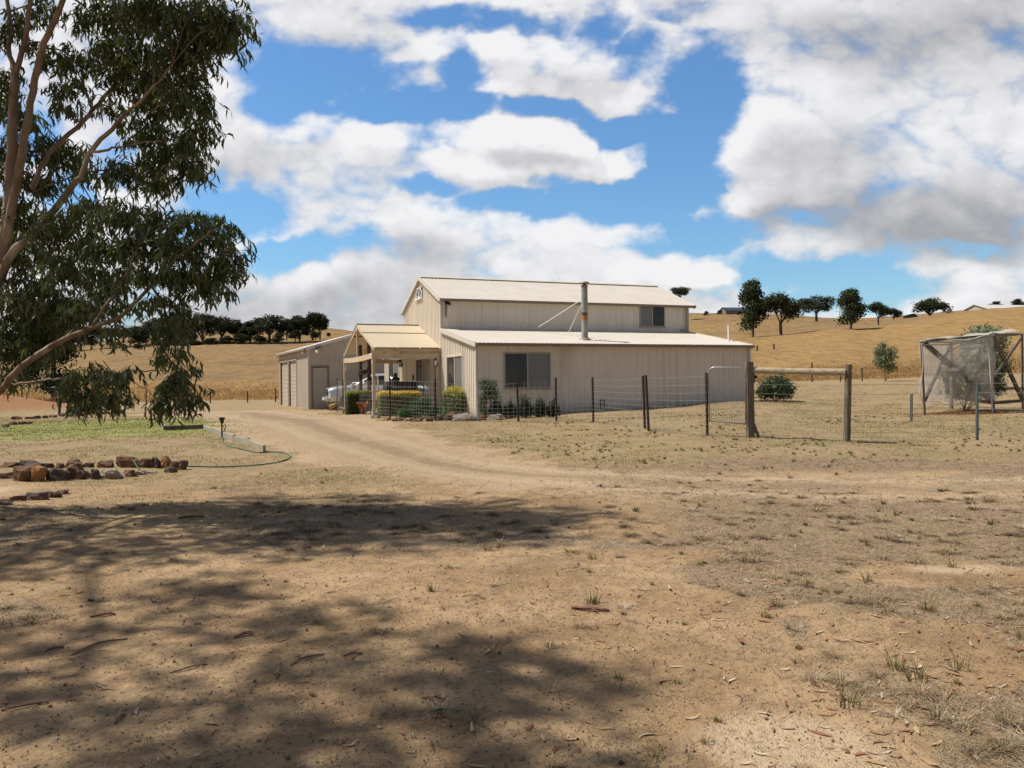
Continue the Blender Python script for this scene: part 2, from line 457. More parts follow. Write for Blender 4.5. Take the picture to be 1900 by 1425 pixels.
tc_ = nb.n('ShaderNodeTexCoord'); wv = nb.n('ShaderNodeTexWave', wave_type='BANDS', bands_direction='Z'); nb.link(tc_.outputs['Object'], wv.inputs[0]); wv.inputs['Scale'].default_value = 9; wv.inputs['Distortion'].default_value = .3
nb.link(nb.mix(wv.outputs['Fac'], (.15, .155, .15), (.22, .225, .215)), b_.inputs['Base Color']); b_.inputs['Roughness'].default_value = .12; b_.inputs['Specular IOR Level'].default_value = .6
M['blind'] = m_
M['porch_cloth'] = leaf_mat('porch_cream_sheet', [(0, (.66, .56, .41)), (1, (.66, .56, .41))], .22, .7, .1)
M['porch_wood'] = pm('porch_cream_timber', (.60, .48, .34), (.48, .37, .25), 3, .65, stretch=(1, 1, .4), bump=.002)
M['dark_wood'] = pm('dark_stained_timber', (.10, .055, .035), (.06, .035, .025), 5, .7, bump=.004)
M['old_wood'] = pm('weathered_timber', (.20, .165, .125), (.11, .085, .062), 5, .85, stretch=(4, 4, .5), bump=.006, bscale=14)
M['rail_wood'] = pm('weathered_pine_rail', (.46, .37, .25), (.30, .235, .15), 5, .8, stretch=(.6, 4, 4), bump=.005, bscale=14)
M['picket'] = pm('rusty_steel_picket', (.035, .022, .018), (.06, .034, .026), 20, .7, spec=.2)
M['green_picket'] = pm('grey_green_steel_picket', (.06, .085, .085), (.09, .11, .11), 14, .6)
M['wire'] = pm('galvanised_wire', (.36, .35, .33), None, rough=.5, metal=.3)
M['galv'] = pm('galvanised_tube', (.42, .42, .43), (.34, .34, .35), 10, .38, metal=.55)
M['black'] = pm('black_plastic', (.02, .02, .022), None, rough=.5)
M['white'] = pm('white_plastic', (.75, .75, .73), None, rough=.4)
M['flue_rust'] = None
m_, nb, b_, o_ = new_mat('flue_steel_with_rust_band')
tc_ = nb.n('ShaderNodeTexCoord'); s_ = nb.n('ShaderNodeSeparateXYZ'); nb.link(tc_.outputs['Object'], s_.inputs[0])
n_ = nb.noise(tc_.outputs['Object'], 9, 4)
zz_ = nb.math('MULTIPLY_ADD', nb.math('SUBTRACT', n_.outputs[0], .5), .25, s_.outputs[2])
ring = nb.math('MULTIPLY', nb.smooth(zz_, 3.27, 3.36), nb.smooth(zz_, 3.52, 3.56, 1, 0))
drk = nb.math('MULTIPLY', nb.smooth(zz_, 3.47, 3.5), nb.smooth(zz_, 3.57, 3.6, 1, 0))
n2_ = nb.noise(tc_.outputs['Object'], 4, 5)
col = nb.mix(nb.smooth(n2_.outputs[0], .4, .6), (.25, .27, .235), (.34, .345, .31))
col = nb.mix(nb.math('MULTIPLY', ring, .9), col, (.38, .13, .03)); col = nb.mix(nb.math('MULTIPLY', drk, .85), col, (.05, .03, .025))
nb.link(col, b_.inputs['Base Color']); b_.inputs['Metallic'].default_value = .08; b_.inputs['Roughness'].default_value = .5
M['flue_rust'] = m_
M['bark'] = pm('gum_bark', (.29, .205, .13), (.15, .10, .062), 5, .85, bump=.02, stretch=(1, 1, .35), c3=(.46, .38, .27), s3=1.6, t3=(.52, .66))
M['twig'] = pm('twig_bark', (.11, .07, .05), (.16, .11, .08), 12, .8)
M['far_bark'] = pm('far_trunk_bark', (.09, .075, .06), (.16, .13, .105), 3, .9)
M['gum'] = leaf_mat('gum_leaves', [(0, (.05, .07, .018)), (.45, (.10, .125, .032)), (.8, (.14, .16, .05)), (.93, (.16, .12, .045)), (1, (.22, .10, .04))], .36, .38, .5)
M['far_leaf'] = leaf_mat('far_tree_leaves', [(0, (.030, .036, .018)), (.6, (.052, .060, .030)), (1, (.088, .095, .05))], .12, .7, .15)
M['far_leaf_green'] = leaf_mat('far_tree_green_leaves', [(0, (.030, .042, .017)), (.6, (.055, .070, .027)), (1, (.095, .11, .045))], .12, .7, .15)
M['conifer'] = leaf_mat('dark_conifer_leaves', [(0, (.012, .022, .012)), (1, (.035, .05, .026))], .08, .7, .15)
M['shrub'] = leaf_mat('shrub_leaves', [(0, (.04, .07, .025)), (.7, (.09, .13, .05)), (1, (.18, .20, .09))], .2)
M['olive'] = leaf_mat('grey_green_leaves', [(0, (.09, .125, .05)), (.6, (.19, .23, .10)), (1, (.38, .41, .24))], .2)
M['hedge'] = leaf_mat('golden_hedge_leaves', [(0, (.13, .17, .02)), (.6, (.25, .27, .035)), (1, (.38, .36, .05))], .25, top=(.66, .78, (.74, .54, .03)))
M['hedge_dark'] = leaf_mat('green_hedge_leaves', [(0, (.035, .06, .015)), (.7, (.07, .10, .02)), (1, (.12, .15, .03))], .15, top=(.68, .84, (.26, .30, .04)))
M['round'] = leaf_mat('round_shrub_leaves', [(0, (.06, .09, .018)), (.6, (.12, .16, .025)), (1, (.20, .22, .04))], .2, top=(.62, .95, (.48, .42, .03)))
M['ground_cover'] = leaf_mat('bright_groundcover_leaves', [(0, (.04, .09, .025)), (.6, (.08, .16, .05)), (1, (.15, .24, .09))], .25)
M['strap'] = leaf_mat('dark_strappy_leaves', [(0, (.02, .032, .018)), (.7, (.05, .07, .04)), (1, (.09, .11, .07))], .1)
M['white_top'] = leaf_mat('silver_tipped_leaves', [(0, (.09, .12, .05)), (.5, (.20, .235, .12)), (1, (.48, .48, .36))], .2)
for k, c1, c2, c3 in (('rock_rust', (.17, .085, .045), (.09, .05, .032), (.26, .15, .08)), ('rock_dark', (.065, .05, .042), (.12, .08, .055), (.19, .13, .09)),
                      ('rock_orange', (.36, .17, .065), (.22, .10, .045), (.42, .27, .14)), ('rock_pale', (.33, .28, .22), (.22, .18, .14), (.40, .24, .13))):
    M[k] = pm(k, c1, c2, 7, .9, bump=.06, bscale=11, c3=c3, s3=3.5)
M['concrete'] = pm('concrete_sleeper', (.38, .335, .26), (.29, .255, .19), 5, .9, bump=.006, bscale=30, c3=(.30, .29, .19), s3=2.0)
M['old_sleeper'] = pm('grey_timber_sleeper', (.15, .125, .10), (.09, .075, .06), 6, .9, bump=.006)
M['hose'] = pm('green_hose', (.035, .10, .06), (.05, .12, .075), 6, .5)
M['car'] = pm('silver_car_paint', (.62, .63, .645), None, rough=.28, metal=.45, spec=.5, coat=.5)
M['car_dark'] = pm('car_dark_plastic', (.025, .025, .027), None, rough=.5)
M['tyre'] = pm('tyre_rubber', (.025, .024, .023), None, rough=.85)
M['rim'] = pm('alloy_rim', (.42, .42, .43), None, rough=.3, metal=.7)
M['chrome'] = pm('chrome_trim', (.75, .75, .76), None, rough=.12, metal=.9)
M['lamp_glass'] = pm('clear_lamp_glass', (.65, .67, .68), None, rough=.1)
M['hen'] = pm('brown_hen_feathers', (.30, .085, .025), (.20, .05, .018), 25, .8, c3=(.40, .16, .06), s3=12)
M['hen_pale'] = pm('pale_hen_feathers', (.55, .36, .20), (.35, .16, .07), 20, .8)
M['comb'] = pm('red_comb', (.5, .02, .015), None, rough=.6)
M['beak'] = pm('yellow_horn', (.5, .33, .1), None, rough=.6)
M['stick'] = pm('dry_stick', (.13, .075, .05), (.20, .12, .085), 12, .85)
M['bark_strip'] = pm('red_bark_strip', (.20, .075, .05), (.13, .05, .035), 12, .7)
M['far_wall'] = pm('far_shed_wall', (.42, .40, .36), None, rough=.6)
M['far_roof'] = pm('far_shed_roof', (.55, .55, .53), None, rough=.5)
M['navy'] = pm('navy_roof', (.03, .04, .065), None, rough=.5)
# bird netting: thin translucent fabric
m_, nb, b_, o_ = new_mat('bird_netting')
b_.inputs['Base Color'].default_value = (.74, .71, .65, 1); b_.inputs['Roughness'].default_value = .9
tp = nb.n('ShaderNodeBsdfTransparent'); mxx = nb.n('ShaderNodeMixShader')
tc_ = nb.n('ShaderNodeTexCoord'); n_ = nb.noise(tc_.outputs['Object'], 2.2, 6, .65, dist=1.5)
nb.link(nb.smooth(n_.outputs[0], .3, .75, .30, .64), mxx.inputs[0]); tl_ = nb.n('ShaderNodeBsdfTranslucent'); tl_.inputs[0].default_value = (.74, .71, .65, 1); m3_ = nb.n('ShaderNodeMixShader'); m3_.inputs[0].default_value = .5; nb.link(b_.outputs[0], m3_.inputs[1]); nb.link(tl_.outputs[0], m3_.inputs[2])
nb.link(tp.outputs[0], mxx.inputs[1]); nb.link(m3_.outputs[0], mxx.inputs[2]); nb.link(mxx.outputs[0], o_.inputs[0])
M['net'] = m_
M['net_rope'] = pm('net_hem', (.50, .47, .42), (.40, .37, .33), 10, .9)
# ------------------------------------------------------------------ ground zones
def seg_dist(x, y, pts, ws):
    best = np.full(np.shape(x), 9.0)
    for (a, b, wa, wb_) in zip(pts[:-1], pts[1:], ws[:-1], ws[1:]):
        dx, dy = b[0]-a[0], b[1]-a[1]; L = dx*dx+dy*dy
        t = np.clip(((x-a[0])*dx+(y-a[1])*dy)/L, 0, 1)
        d = np.hypot(x-a[0]-t*dx, y-a[1]-t*dy)/(wa+(wb_-wa)*t)
        best = np.minimum(best, d)
    return best
DRV = [GP(*p)[:2] for p in [(360, 768), (450, 766), (560, 782), (640, 812), (760, 850), (980, 884), (1250, 900), (1600, 905), (2100, 905), (3200, 905)]]
DRW = [2.6, 3.6, 2.5, 1.9, 1.6, 1.5, 1.6, 1.7, 1.8, 1.8]
def blob(x, y, cx, cy, rx, ry): return np.exp(-(((x-cx)/rx)**2+((y-cy)/ry)**2))
PADL = 60.0
def zones(x, y):
    r = np.hypot(x, y)
    wob = (fbm(x*.5, y*.5, 21, 4)-.5); wob2 = (fbm(x*2.2, y*2.2, 22, 3)-.5); wob3 = (fbm(x*7, y*7, 23, 3)-.5)
    dv = seg_dist(x, y, DRV, DRW)
    drive = (1-sstep(dv+wob*.9+wob2*.5+wob3*.3, .55, 1.5))*(1-.5*sstep(x+wob3*2, -3, 3))
    a = x/np.maximum(y, .5)
    pad = sstep(y+wob*6, PADL-1.5, PADL+1.5)
    lawn = np.clip(1.0*blob(x, y, -11.8, 23.5, 5.2, 3.6)+1.0*blob(x, y, -11.8, 30, 4.6, 3.8)+.7*blob(x, y, -17, 26, 3.5, 3)+.7*blob(x, y, -9, 19.5, 3, 1.8)*0+.55*blob(x, y, -17.5, 20.5, 3.5, 2.0)+.3*blob(x, y, 9, 18.5, 5, 2)+.3*blob(x, y, 13, 21, 4, 3), 0, 1)
    edge = np.where(a < 0, 11.5, 13.2)
    dry = sstep(y+wob*3.0+wob2*1.6+wob3*.8, edge-1.6, edge+2.6)*(1-drive)
    dry = np.maximum(dry, .55*blob(x, y, -3.6, 9.6, 3.4, 2.6))
    # straw / thatch patches in the bare foreground
    th = fbm(x*.55+3, y*.75, 31, 4)
    bare = np.clip(1.2*blob(x, y, .9, 5.0, 1.5, .9)+1.0*blob(x, y, 1.0, 3.6, .7, .55)+.9*blob(x, y, -1.2, 5.6, 1.6, .8)+.8*blob(x, y, 3.2, 5.9, .7, .4)+.9*blob(x, y, 2.35, 4.3, .55, .6)+.8*blob(x, y, 4.5, 5.6, .8, .5)+.8*blob(x, y, -1.5, 3.6, 1.8, .7), 0, 1)
    right = sstep(x-.12*y, -.2, 1.6)
    thatch = sstep(th+right*.20-bare*.34+wob2*.16+wob3*.12, .44, .68)*(1-drive*.75)
    thatch = np.maximum(thatch*(1-sstep(y, 13, 16)), .85*sstep(x, .5, 2.5)*sstep(y+wob*2, 6.6, 7.8)*(1-sstep(y+wob*2, 9.6, 11)))
    pale = np.clip(1.0*blob(x, y, 1.15, 3.35, .45, .38)+.8*blob(x, y, 3.4, 6.2, .55, .3)+.9*blob(x, y, 5.4, 6.0, .7, .35)+.7*blob(x, y, -7.0, 17.3, 1.4, .5)+.8*blob(x, y, 2.6, 21.3, 3.5, .8)+.6*blob(x, y, 5.2, 14.2, 1.6, .4)+.8*blob(x, y, -7.8, 11.4, 1.3, .7)+.4*blob(x, y, 0, 6.6, 1.2, .4), 0, 1)
    red = np.clip(1.3*blob(x, y, -29, 43, 6.0, 5.5), 0, 1)
    lim_ = np.where(x > 0, 139, 92)
    tall = pad*(1-sstep(y+wob*14+wob2*4, lim_-5, lim_+5))
    rut = np.exp(-((dv+wob2*.15-.42)/.13)**2)*sstep(drive, .2, .6); midst = np.exp(-((dv+wob2*.2)/.17)**2)*sstep(y, 9, 11)
    return dict(rut=rut, midst=midst, tall=tall, drive=drive, pad=pad, lawn=lawn, dry=dry, thatch=thatch, pale=pale, red=red)

m_, nb, b_, o_ = new_mat('ground_surface')
geo = nb.n('ShaderNodeNewGeometry'); pos = geo.outputs['Position']
def att(n):
    a = nb.n('ShaderNodeAttribute'); a.attribute_name = n; return a.outputs['Fac']
nA2 = nb.noise(nb.vmath('ADD', pos, (31., 7., 0.)), .75, 7, .68); nA = nb.noise(pos, .9, 6, .62); nB = nb.noise(pos, 5, 6, .65); nC = nb.noise(pos, 26, 5, .65); nD = nb.noise(pos, 95, 4, .6)
def edge(a, k=.7, lo=.35, hi=.65):
    v = nb.math('MULTIPLY_ADD', nb.math('SUBTRACT', nB.outputs[0], .5), k, a)
    v = nb.math('MULTIPLY_ADD', nb.math('SUBTRACT', nC.outputs[0], .5), k*.9, v)
    return nb.smooth(v, lo, hi)
dirt = nb.mix(nb.smooth(nA.outputs[0], .38, .62), (.335, .22, .115), (.425, .295, .165))
dirt = nb.mix(nb.smooth(nB.outputs[0], .45, .7), dirt, (.26, .17, .10))
dirt = nb.mix(nb.smooth(nA2.outputs[0], .50, .64, 0, .75), dirt, (.235, .155, .085))
dirt = nb.mix(nb.smooth(nC.outputs[0], .52, .66, 0, .7), dirt, (.22, .135, .08))
dirt = nb.mix(nb.smooth(nD.outputs[0], .60, .72, 0, .5), dirt, (.46, .33, .21))
vor = nb.n('ShaderNodeTexVoronoi'); nb.link(pos, vor.inputs['Vector']); vor.inputs['Scale'].default_value = 55
vcol = nb.n('ShaderNodeSeparateColor'); nb.link(vor.outputs['Color'], vcol.inputs[0])
grav = nb.mix(vcol.outputs[0], (.35, .245, .15), (.54, .40, .255))
grav = nb.mix(nb.smooth(nA.outputs[0], .4, .65, 0, .6), grav, (.48, .35, .225))
grav = nb.mix(nb.smooth(nC.outputs[0], .55, .7, 0, .5), grav, (.25, .165, .11))
thc = nb.mix(nb.smooth(nC.outputs[0], .38, .62), (.205, .14, .09), (.34, .245, .155))
thc = nb.mix(nb.smooth(nA.outputs[0], .45, .7, 0, .6), thc, (.33, .25, .14))
dryc = nb.mix(nb.smooth(nB.outputs[0], .35, .62), (.345, .25, .135), (.25, .185, .105))
dryc = nb.mix(nb.smooth(nC.outputs[0], .5, .7), dryc, (.40, .285, .16))
dryc = nb.mix(nb.smooth(nA.outputs[0], .52, .68, 0, .75), dryc, (.225, .19, .085))
dryc = nb.mix(nb.smooth(nA2.outputs[0], .50, .66, 0, .6), dryc, (.30, .20, .12))
lawnc = nb.mix(nb.smooth(nC.outputs[0], .35, .65), (.22, .235, .07), (.33, .29, .115))
# the pad colour: horizontal bands of dry grass
mp = nb.n('ShaderNodeMapping'); nb.link(pos, mp.inputs[0]); mp.inputs['Scale'].default_value = (.010, .045, .09)
nP = nb.noise(mp.outputs[0], 1.6, 5, .6); nQ = nb.noise(pos, .16, 6, .65); nR = nb.noise(pos, 1.3, 5, .7)
mp2 = nb.n('ShaderNodeMapping'); nb.link(pos, mp2.inputs[0]); mp2.inputs['Scale'].default_value = (1.0, .22, .22)
nS = nb.noise(mp2.outputs[0], 1.1, 7, .75); nT = nb.noise(pos, .035, 5, .6)
padc = nb.mix(nb.smooth(nP.outputs[0], .40, .60), (.33, .20, .078), (.225, .14, .062))
padc = nb.mix(nb.smooth(nT.outputs[0], .42, .62, 0, .7), padc, (.27, .185, .095))
padc = nb.mix(nb.smooth(nQ.outputs[0], .45, .65, 0, .7), padc, (.33, .225, .105))
padc = nb.mix(nb.smooth(nR.outputs[0], .5, .68, 0, .5), padc, (.165, .11, .052))
padc = nb.mix(nb.smooth(nS.outputs[0], .42, .62, 0, .65), padc, (.155, .10, .045))
padc = nb.mix(nb.smooth(nS.outputs[0], .60, .38, 0, .0), padc, padc)
tallc = nb.mix(nb.smooth(nS.outputs[0], .38, .62), (.375, .235, .092), (.265, .165, .068))
tallc = nb.mix(nb.smooth(nR.outputs[0], .5, .7, 0, .35), tallc, (.22, .13, .05))
padc = nb.mix(nb.math('MULTIPLY', att('tall'), .85), padc, tallc)
redc = nb.mix(nb.smooth(nB.outputs[0], .4, .6), (.33, .155, .07), (.27, .15, .075))
palec = nb.mix(nb.smooth(nC.outputs[0], .4, .65), (.50, .375, .245), (.43, .31, .19))
col = dirt
col = nb.mix(edge(att('thatch')), col, thc)
col = nb.mix(edge(att('pale'), .5, .3, .7), col, palec)
col = nb.mix(edge(att('dry'), .9), col, dryc)
col = nb.mix(edge(att('lawn'), .6, .25, .75), col, lawnc)
col = nb.mix(edge(att('drive'), .6), col, grav)
col = nb.mix(nb.math('MULTIPLY', edge(att('rut'), .6, .3, .8), .42), col, (.56, .43, .29))
col = nb.mix(nb.math('MULTIPLY', edge(att('midst'), .8, .3, .8), .55), col, thc)
col = nb.mix(edge(att('red'), .5), col, redc)
col = nb.mix(edge(att('pad'), .3), col, padc)
nb.link(col, b_.inputs['Base Color']); b_.inputs['Roughness'].default_value = .95; b_.inputs['Specular IOR Level'].default_value = .12
bh = nb.math('MULTIPLY_ADD', nB.outputs[0], .03, nb.math('MULTIPLY', nC.outputs[0], .016))
bh = nb.math('MULTIPLY_ADD', nD.outputs[0], .007, bh)
bh = nb.math('MULTIPLY_ADD', nb.math('MULTIPLY', vor.outputs['Distance'], att('drive')), -.02, bh)
bh = nb.math('MULTIPLY_ADD', nb.math('MULTIPLY', nS.outputs[0], att('pad')), .35, bh)
bp = nb.n('ShaderNodeBump'); bp.inputs['Distance'].default_value = 1.5; bp.inputs['Strength'].default_value = .9; nb.link(bh, bp.inputs['Height']); nb.link(bp.outputs[0], b_.inputs['Normal'])
M['ground'] = m_

def build_terrain():
    front = np.radians(np.arange(-50, 50.01, .3)); back = np.radians(np.arange(53, 308, 3.0))
    ang = np.concatenate([front, back]); na = len(ang)
    rad = [0.6]
    while rad[-1] < 1400:
        rad.append(rad[-1]*(1.0115 if rad[-1] < 80 else 1.022))
    rad = np.array(rad); nr = len(rad)
    A, RR = np.meshgrid(ang, rad)
    X = RR*np.sin(A); Y = RR*np.cos(A)
    Z = H(X, Y)
    V = np.stack([X, Y, Z], -1).reshape(-1, 3)
    V = np.vstack([V, [[0, 0, float(H(0, 0.01))]]])
    i = np.arange(nr-1)[:, None]*na; j = np.arange(na)[None, :]; j2 = (j+1) % na
    Q = np.stack([i+j, i+na+j, i+na+j2, i+j2], -1).reshape(-1, 4)
    c = nr*na
    T = np.stack([np.full(na, c), j[0], j2[0]], -1)
    z = zones(V[:, 0], V[:, 1])
    me = fast_mesh('t', V, [Q, T], None, True, z)
    vn = np.zeros(len(V)*3, np.float32); me.vertices.foreach_get('normal', vn); vn = vn.reshape(-1, 3)
    fc = V[Q].mean(1); zq = zones(fc[:, 0], fc[:, 1])
    cls = np.zeros(len(Q), int)
    cls[zq['drive'] > .5] = 1
    cls[(zq['lawn'] > .42) & (zq['drive'] <= .5)] = 2
    cls[zq['red'] > .5] = 4
    cls[fc[:, 1] > PADL] = 3
    for k, (nm, lab, cat) in enumerate([('ground', None, None), ('driveway', None, None), ('lawn', None, None), ('hillside', None, None), ('soil_mound', None, None)]):
        sel = Q[cls == k]; fl = [sel]
        if k == 0: fl.append(T)
        used = np.unique(np.concatenate([f.ravel() for f in fl])); mp_ = np.full(len(V), -1); mp_[used] = np.arange(len(used))
        mm = fast_mesh(nm, V[used], [mp_[f] for f in fl], M['ground'], True, {q: v[used] for q, v in z.items()})
        mm.normals_split_custom_set_from_vertices([tuple(q) for q in vn[used]])
        o = link_mesh(nm, mm); o['kind'] = 'structure'
        o['label'] = {'ground': 'dry sandy dirt yard with straw and thin grass', 'driveway': 'pinkish gravel driveway curving up to the garage', 'lawn': 'green watered lawn patch inside the sleeper edging',
                      'hillside': 'golden dry grass hills behind the house', 'soil_mound': 'reddish soil mound at the far left'}[nm]
    D.meshes.remove(me)
build_terrain()

# ------------------------------------------------------------------ blade scatter
def blades(name, xy, h, w, lean, segs, mat, rnd, base=-.004, flat=0.0, yaw=None, zfun=H):
    """one mesh of grass blades; xy (n,2), h,w,lean arrays"""
    n = len(xy); yaw = rng.uniform(0, 2*np.pi, n) if yaw is None else yaw
    z0 = zfun(xy[:, 0], xy[:, 1])+base
    dx, dy = np.cos(yaw), np.sin(yaw); sxn, syn = -dy, dx
    V = []; 
    for k in range(segs+1):
        t = k/segs
        out = lean*h*(t**1.6); up = h*t*(1-.35*lean*t)*(1-flat)+.006*(flat > 0)*(1-abs(2*t-1))
        ww = w*(1-t**1.5)*.5 if k < segs else w*0
        cx = xy[:, 0]+dx*out; cy = xy[:, 1]+dy*out; cz = z0+up
        if k < segs:
            V.append(np.stack([cx-sxn*ww, cy-syn*ww, cz], -1)); V.append(np.stack([cx+sxn*ww, cy+syn*ww, cz], -1))
        else: V.append(np.stack([cx, cy, cz], -1))
    nv = 2*segs+1
    V = np.stack(V, 1).reshape(-1, 3)
    b = (np.arange(n)*nv)[:, None]
    F4 = [np.concatenate([b+2*k, b+2*k+1, b+2*k+3, b+2*k+2], 1) for k in range(segs-1)]
    F3 = np.concatenate([b+2*segs-2, b+2*segs-1, b+2*segs], 1)
    Fl = ([np.concatenate(F4)] if F4 else [])+[F3]
    me = fast_mesh(name, V, Fl, mat, False, {'rnd': np.repeat(rnd, nv)})
    return link_mesh(name, me)
M['straw'] = leaf_mat('dry_straw', [(0, (.16, .11, .068)), (.35, (.26, .185, .11)), (.7, (.40, .295, .165)), (.93, (.46, .36, .22)), (1, (.55, .47, .36))], .15, .8, .2)
M['tuft'] = leaf_mat('tuft_grass', [(0, (.10, .095, .035)), (.4, (.17, .15, .055)), (.75, (.30, .24, .11)), (1, (.42, .33, .17))], .25, .7, .2)
M['turf'] = leaf_mat('short_turf', [(0, (.13, .155, .03)), (.25, (.19, .19, .055)), (.5, (.28, .215, .10)), (.8, (.37, .275, .14)), (1, (.46, .35, .19))], .3, .8, .15)
M['golden'] = leaf_mat('golden_paddock_grass', [(0, (.33, .20, .075)), (.5, (.41, .25, .095)), (1, (.47, .31, .13))], .5, .8, .1)
M['litter'] = leaf_mat('fallen_gum_leaves', [(0, (.14, .05, .03)), (.3, (.27, .10, .05)), (.55, (.34, .17, .085)), (.8, (.46, .32, .17)), (1, (.58, .47, .33))], .1, .6, .3)

def sample_wedge(n, r0, r1, a0, a1, power=1.0):
    """points with density ~1/r (power=1) in a wedge in front of the house"""
    u = rng.random(n); r = r0*(r1/r0)**u if power == 0 else (r0**power+(r1**power-r0**power)*u)**(1/power)
    a = np.radians(rng.uniform(a0, a1, n)); return np.stack([r*np.sin(a), r*np.cos(a)], -1)

# thatch: short dead straw lying in mats
p = sample_wedge(420000, 2.6, 15, -40, 38, .6); z = zones(p[:, 0], p[:, 1])
cl = fbm(p[:, 0]*9, p[:, 1]*9, 41, 2)
pr = (z['thatch']*.9+.14)*sstep(cl, .30, .62)*(1-.8*z['drive'])*(1-z['pale']*.7)
p = p[rng.random(len(p)) < pr*.62]
n = len(p); r_ = np.hypot(p[:, 0], p[:, 1])
hh = rng.uniform(.025, .075, n)*(1+r_*.04); o = blades('thatch', p, hh, .0016+.0004*r_, rng.uniform(.6, 1.3, n), 2, M['straw'], np.clip(rng.normal(.45, .25, n), 0, 1), base=.002, flat=.82)
tag(o, 'matted dead straw lying over the bare dirt', 'straw', kind='stuff')
# tufts
def tufts(name, centers, size, nb_, mat, cmu, label, cat, w0=.0022, lean=(.2, 1.1)):
    xs = []; hs = []; ls = []; rs = []; ys = []; ws = []
    for (c, s) in zip(centers, size):
        k = int(nb_*rng.uniform(.6, 1.3)); a = rng.uniform(0, 2*np.pi, k); rr = s*.35*np.sqrt(rng.random(k))
        xs.append(np.stack([c[0]+rr*np.cos(a), c[1]+rr*np.sin(a)*.8], -1)); hs.append(s*rng.uniform(.45, 1.1, k)); ls.append(rng.uniform(*lean, k)); ys.append(a+rng.normal(0, .5, k))
        rs.append(np.clip(rng.normal(cmu, .2)+rng.normal(0, .2, k), 0, 1)); ws.append(np.full(k, w0+.00045*math.hypot(*c)))
    o = blades(name, np.concatenate(xs), np.concatenate(hs), np.concatenate(ws), np.concatenate(ls), 3, mat, np.concatenate(rs), yaw=np.concatenate(ys))
    tag(o, label, cat, kind='stuff'); return o
tp_ = sample_wedge(900, 2.7, 14, -36, 36, .8); zt = zones(tp_[:, 0], tp_[:, 1])
pr = .08+.7*zt['thatch']+.25*(tp_[:, 0] > .3)
tp_ = tp_[(rng.random(len(tp_)) < pr*.5) & (zt['drive'] < .5)]
sz = list(np.exp(rng.normal(-3.2, .45, len(tp_))))
KEY = [(1020, 1210, .09), (1100, 1130, .13), (1575, 1312, .16), (1700, 1270, .16), (1780, 1250, .15), (1610, 1092, .13), (1870, 1350, .13), (1440, 1140, .09), (1100, 1045, .10), (1900, 1200, .12), (1380, 1050, .10), (1780, 1010, .12),
       (1840, 975, .11), (800, 1105, .08), (905, 1025, .12), (1215, 1410, .09), (1300, 940, .10), (1765, 1060, .11), (1500, 1100, .08), (1690, 985, .09), (1420, 1160, .08), (1720, 1150, .09), (1180, 950, .1), (1560, 960, .09), (1740, 1340, .12), (1660, 1250, .13)]
pc = [tuple(q) for q in tp_]
for (a, b, s) in KEY:
    q = GP(a, b); pc.append((q.x, q.y)); sz.append(s)
tufts('grass_tufts', pc, sz, 34, M['tuft'], .42, 'small dry and green grass tufts dotted over the dirt', 'grass')
dc = sample_wedge(2600, 2.7, 12, -38, 38, .8); zt = zones(dc[:, 0], dc[:, 1]); cl = fbm(dc[:, 0]*2.1, dc[:, 1]*2.1, 81, 3)
dc = dc[(rng.random(len(dc)) < (.06+.9*zt['thatch'])*sstep(cl, .40, .62)) & (zt['drive'] < .6)]
tufts('dry_grass_clumps', [tuple(q) for q in dc], rng.uniform(.05, .13, len(dc)), 60, M['straw'], .52, 'flattened clumps of dead straw-coloured grass in the foreground', 'dry grass', .0016, (.9, 2.2))
# sparse turf at mid distance, both sides and beyond the drive
p = sample_wedge(560000, 9, 44, -40, 40, 1.0); z = zones(p[:, 0], p[:, 1])
cl = fbm(p[:, 0]*1.4, p[:, 1]*1.4, 44, 4)
pr = (np.maximum(z['dry'], z['lawn']))*sstep(cl+.3*z['lawn'], .38, .62)*(1-z['pad'])*(1-z['red'])*(1-.8*z['pale'])*(1-.92*z['drive'])
keep = rng.random(len(p)) < pr*.62
p = p[keep]; zl = z['lawn'][keep]; n = len(p); r_ = np.hypot(p[:, 0], p[:, 1])
gp = fbm(p[:, 0]*.5+7, p[:, 1]*.7, 47, 3)
rn = np.clip(rng.normal(.62, .17, n)-.55*sstep(zl, .2, .7)-.38*sstep(gp, .53, .66), 0, 1)
o = blades('turf', p, rng.uniform(.018, .05, n)*(1+.6*(rng.random(n) < .05)), .0035+.00042*r_, rng.uniform(.2, 1.4, n), 2, M['turf'], rn)
tag(o, 'short dry turf with green patches between drive and house', 'grass', kind='stuff')
tp_ = sample_wedge(1300, 13, 26, -2, 38, 1.0)
gp = fbm(tp_[:, 0]*.6, tp_[:, 1]*.8, 49, 3); zt = zones(tp_[:, 0], tp_[:, 1])
tp_ = tp_[(gp > .56) & (zt['drive'] < .3)]
tufts('weed_tufts', [tuple(q) for q in tp_], rng.uniform(.025, .08, len(tp_)), 22, M['tuft'], .40, 'low green weeds growing along the wire fence', 'weeds', .004)
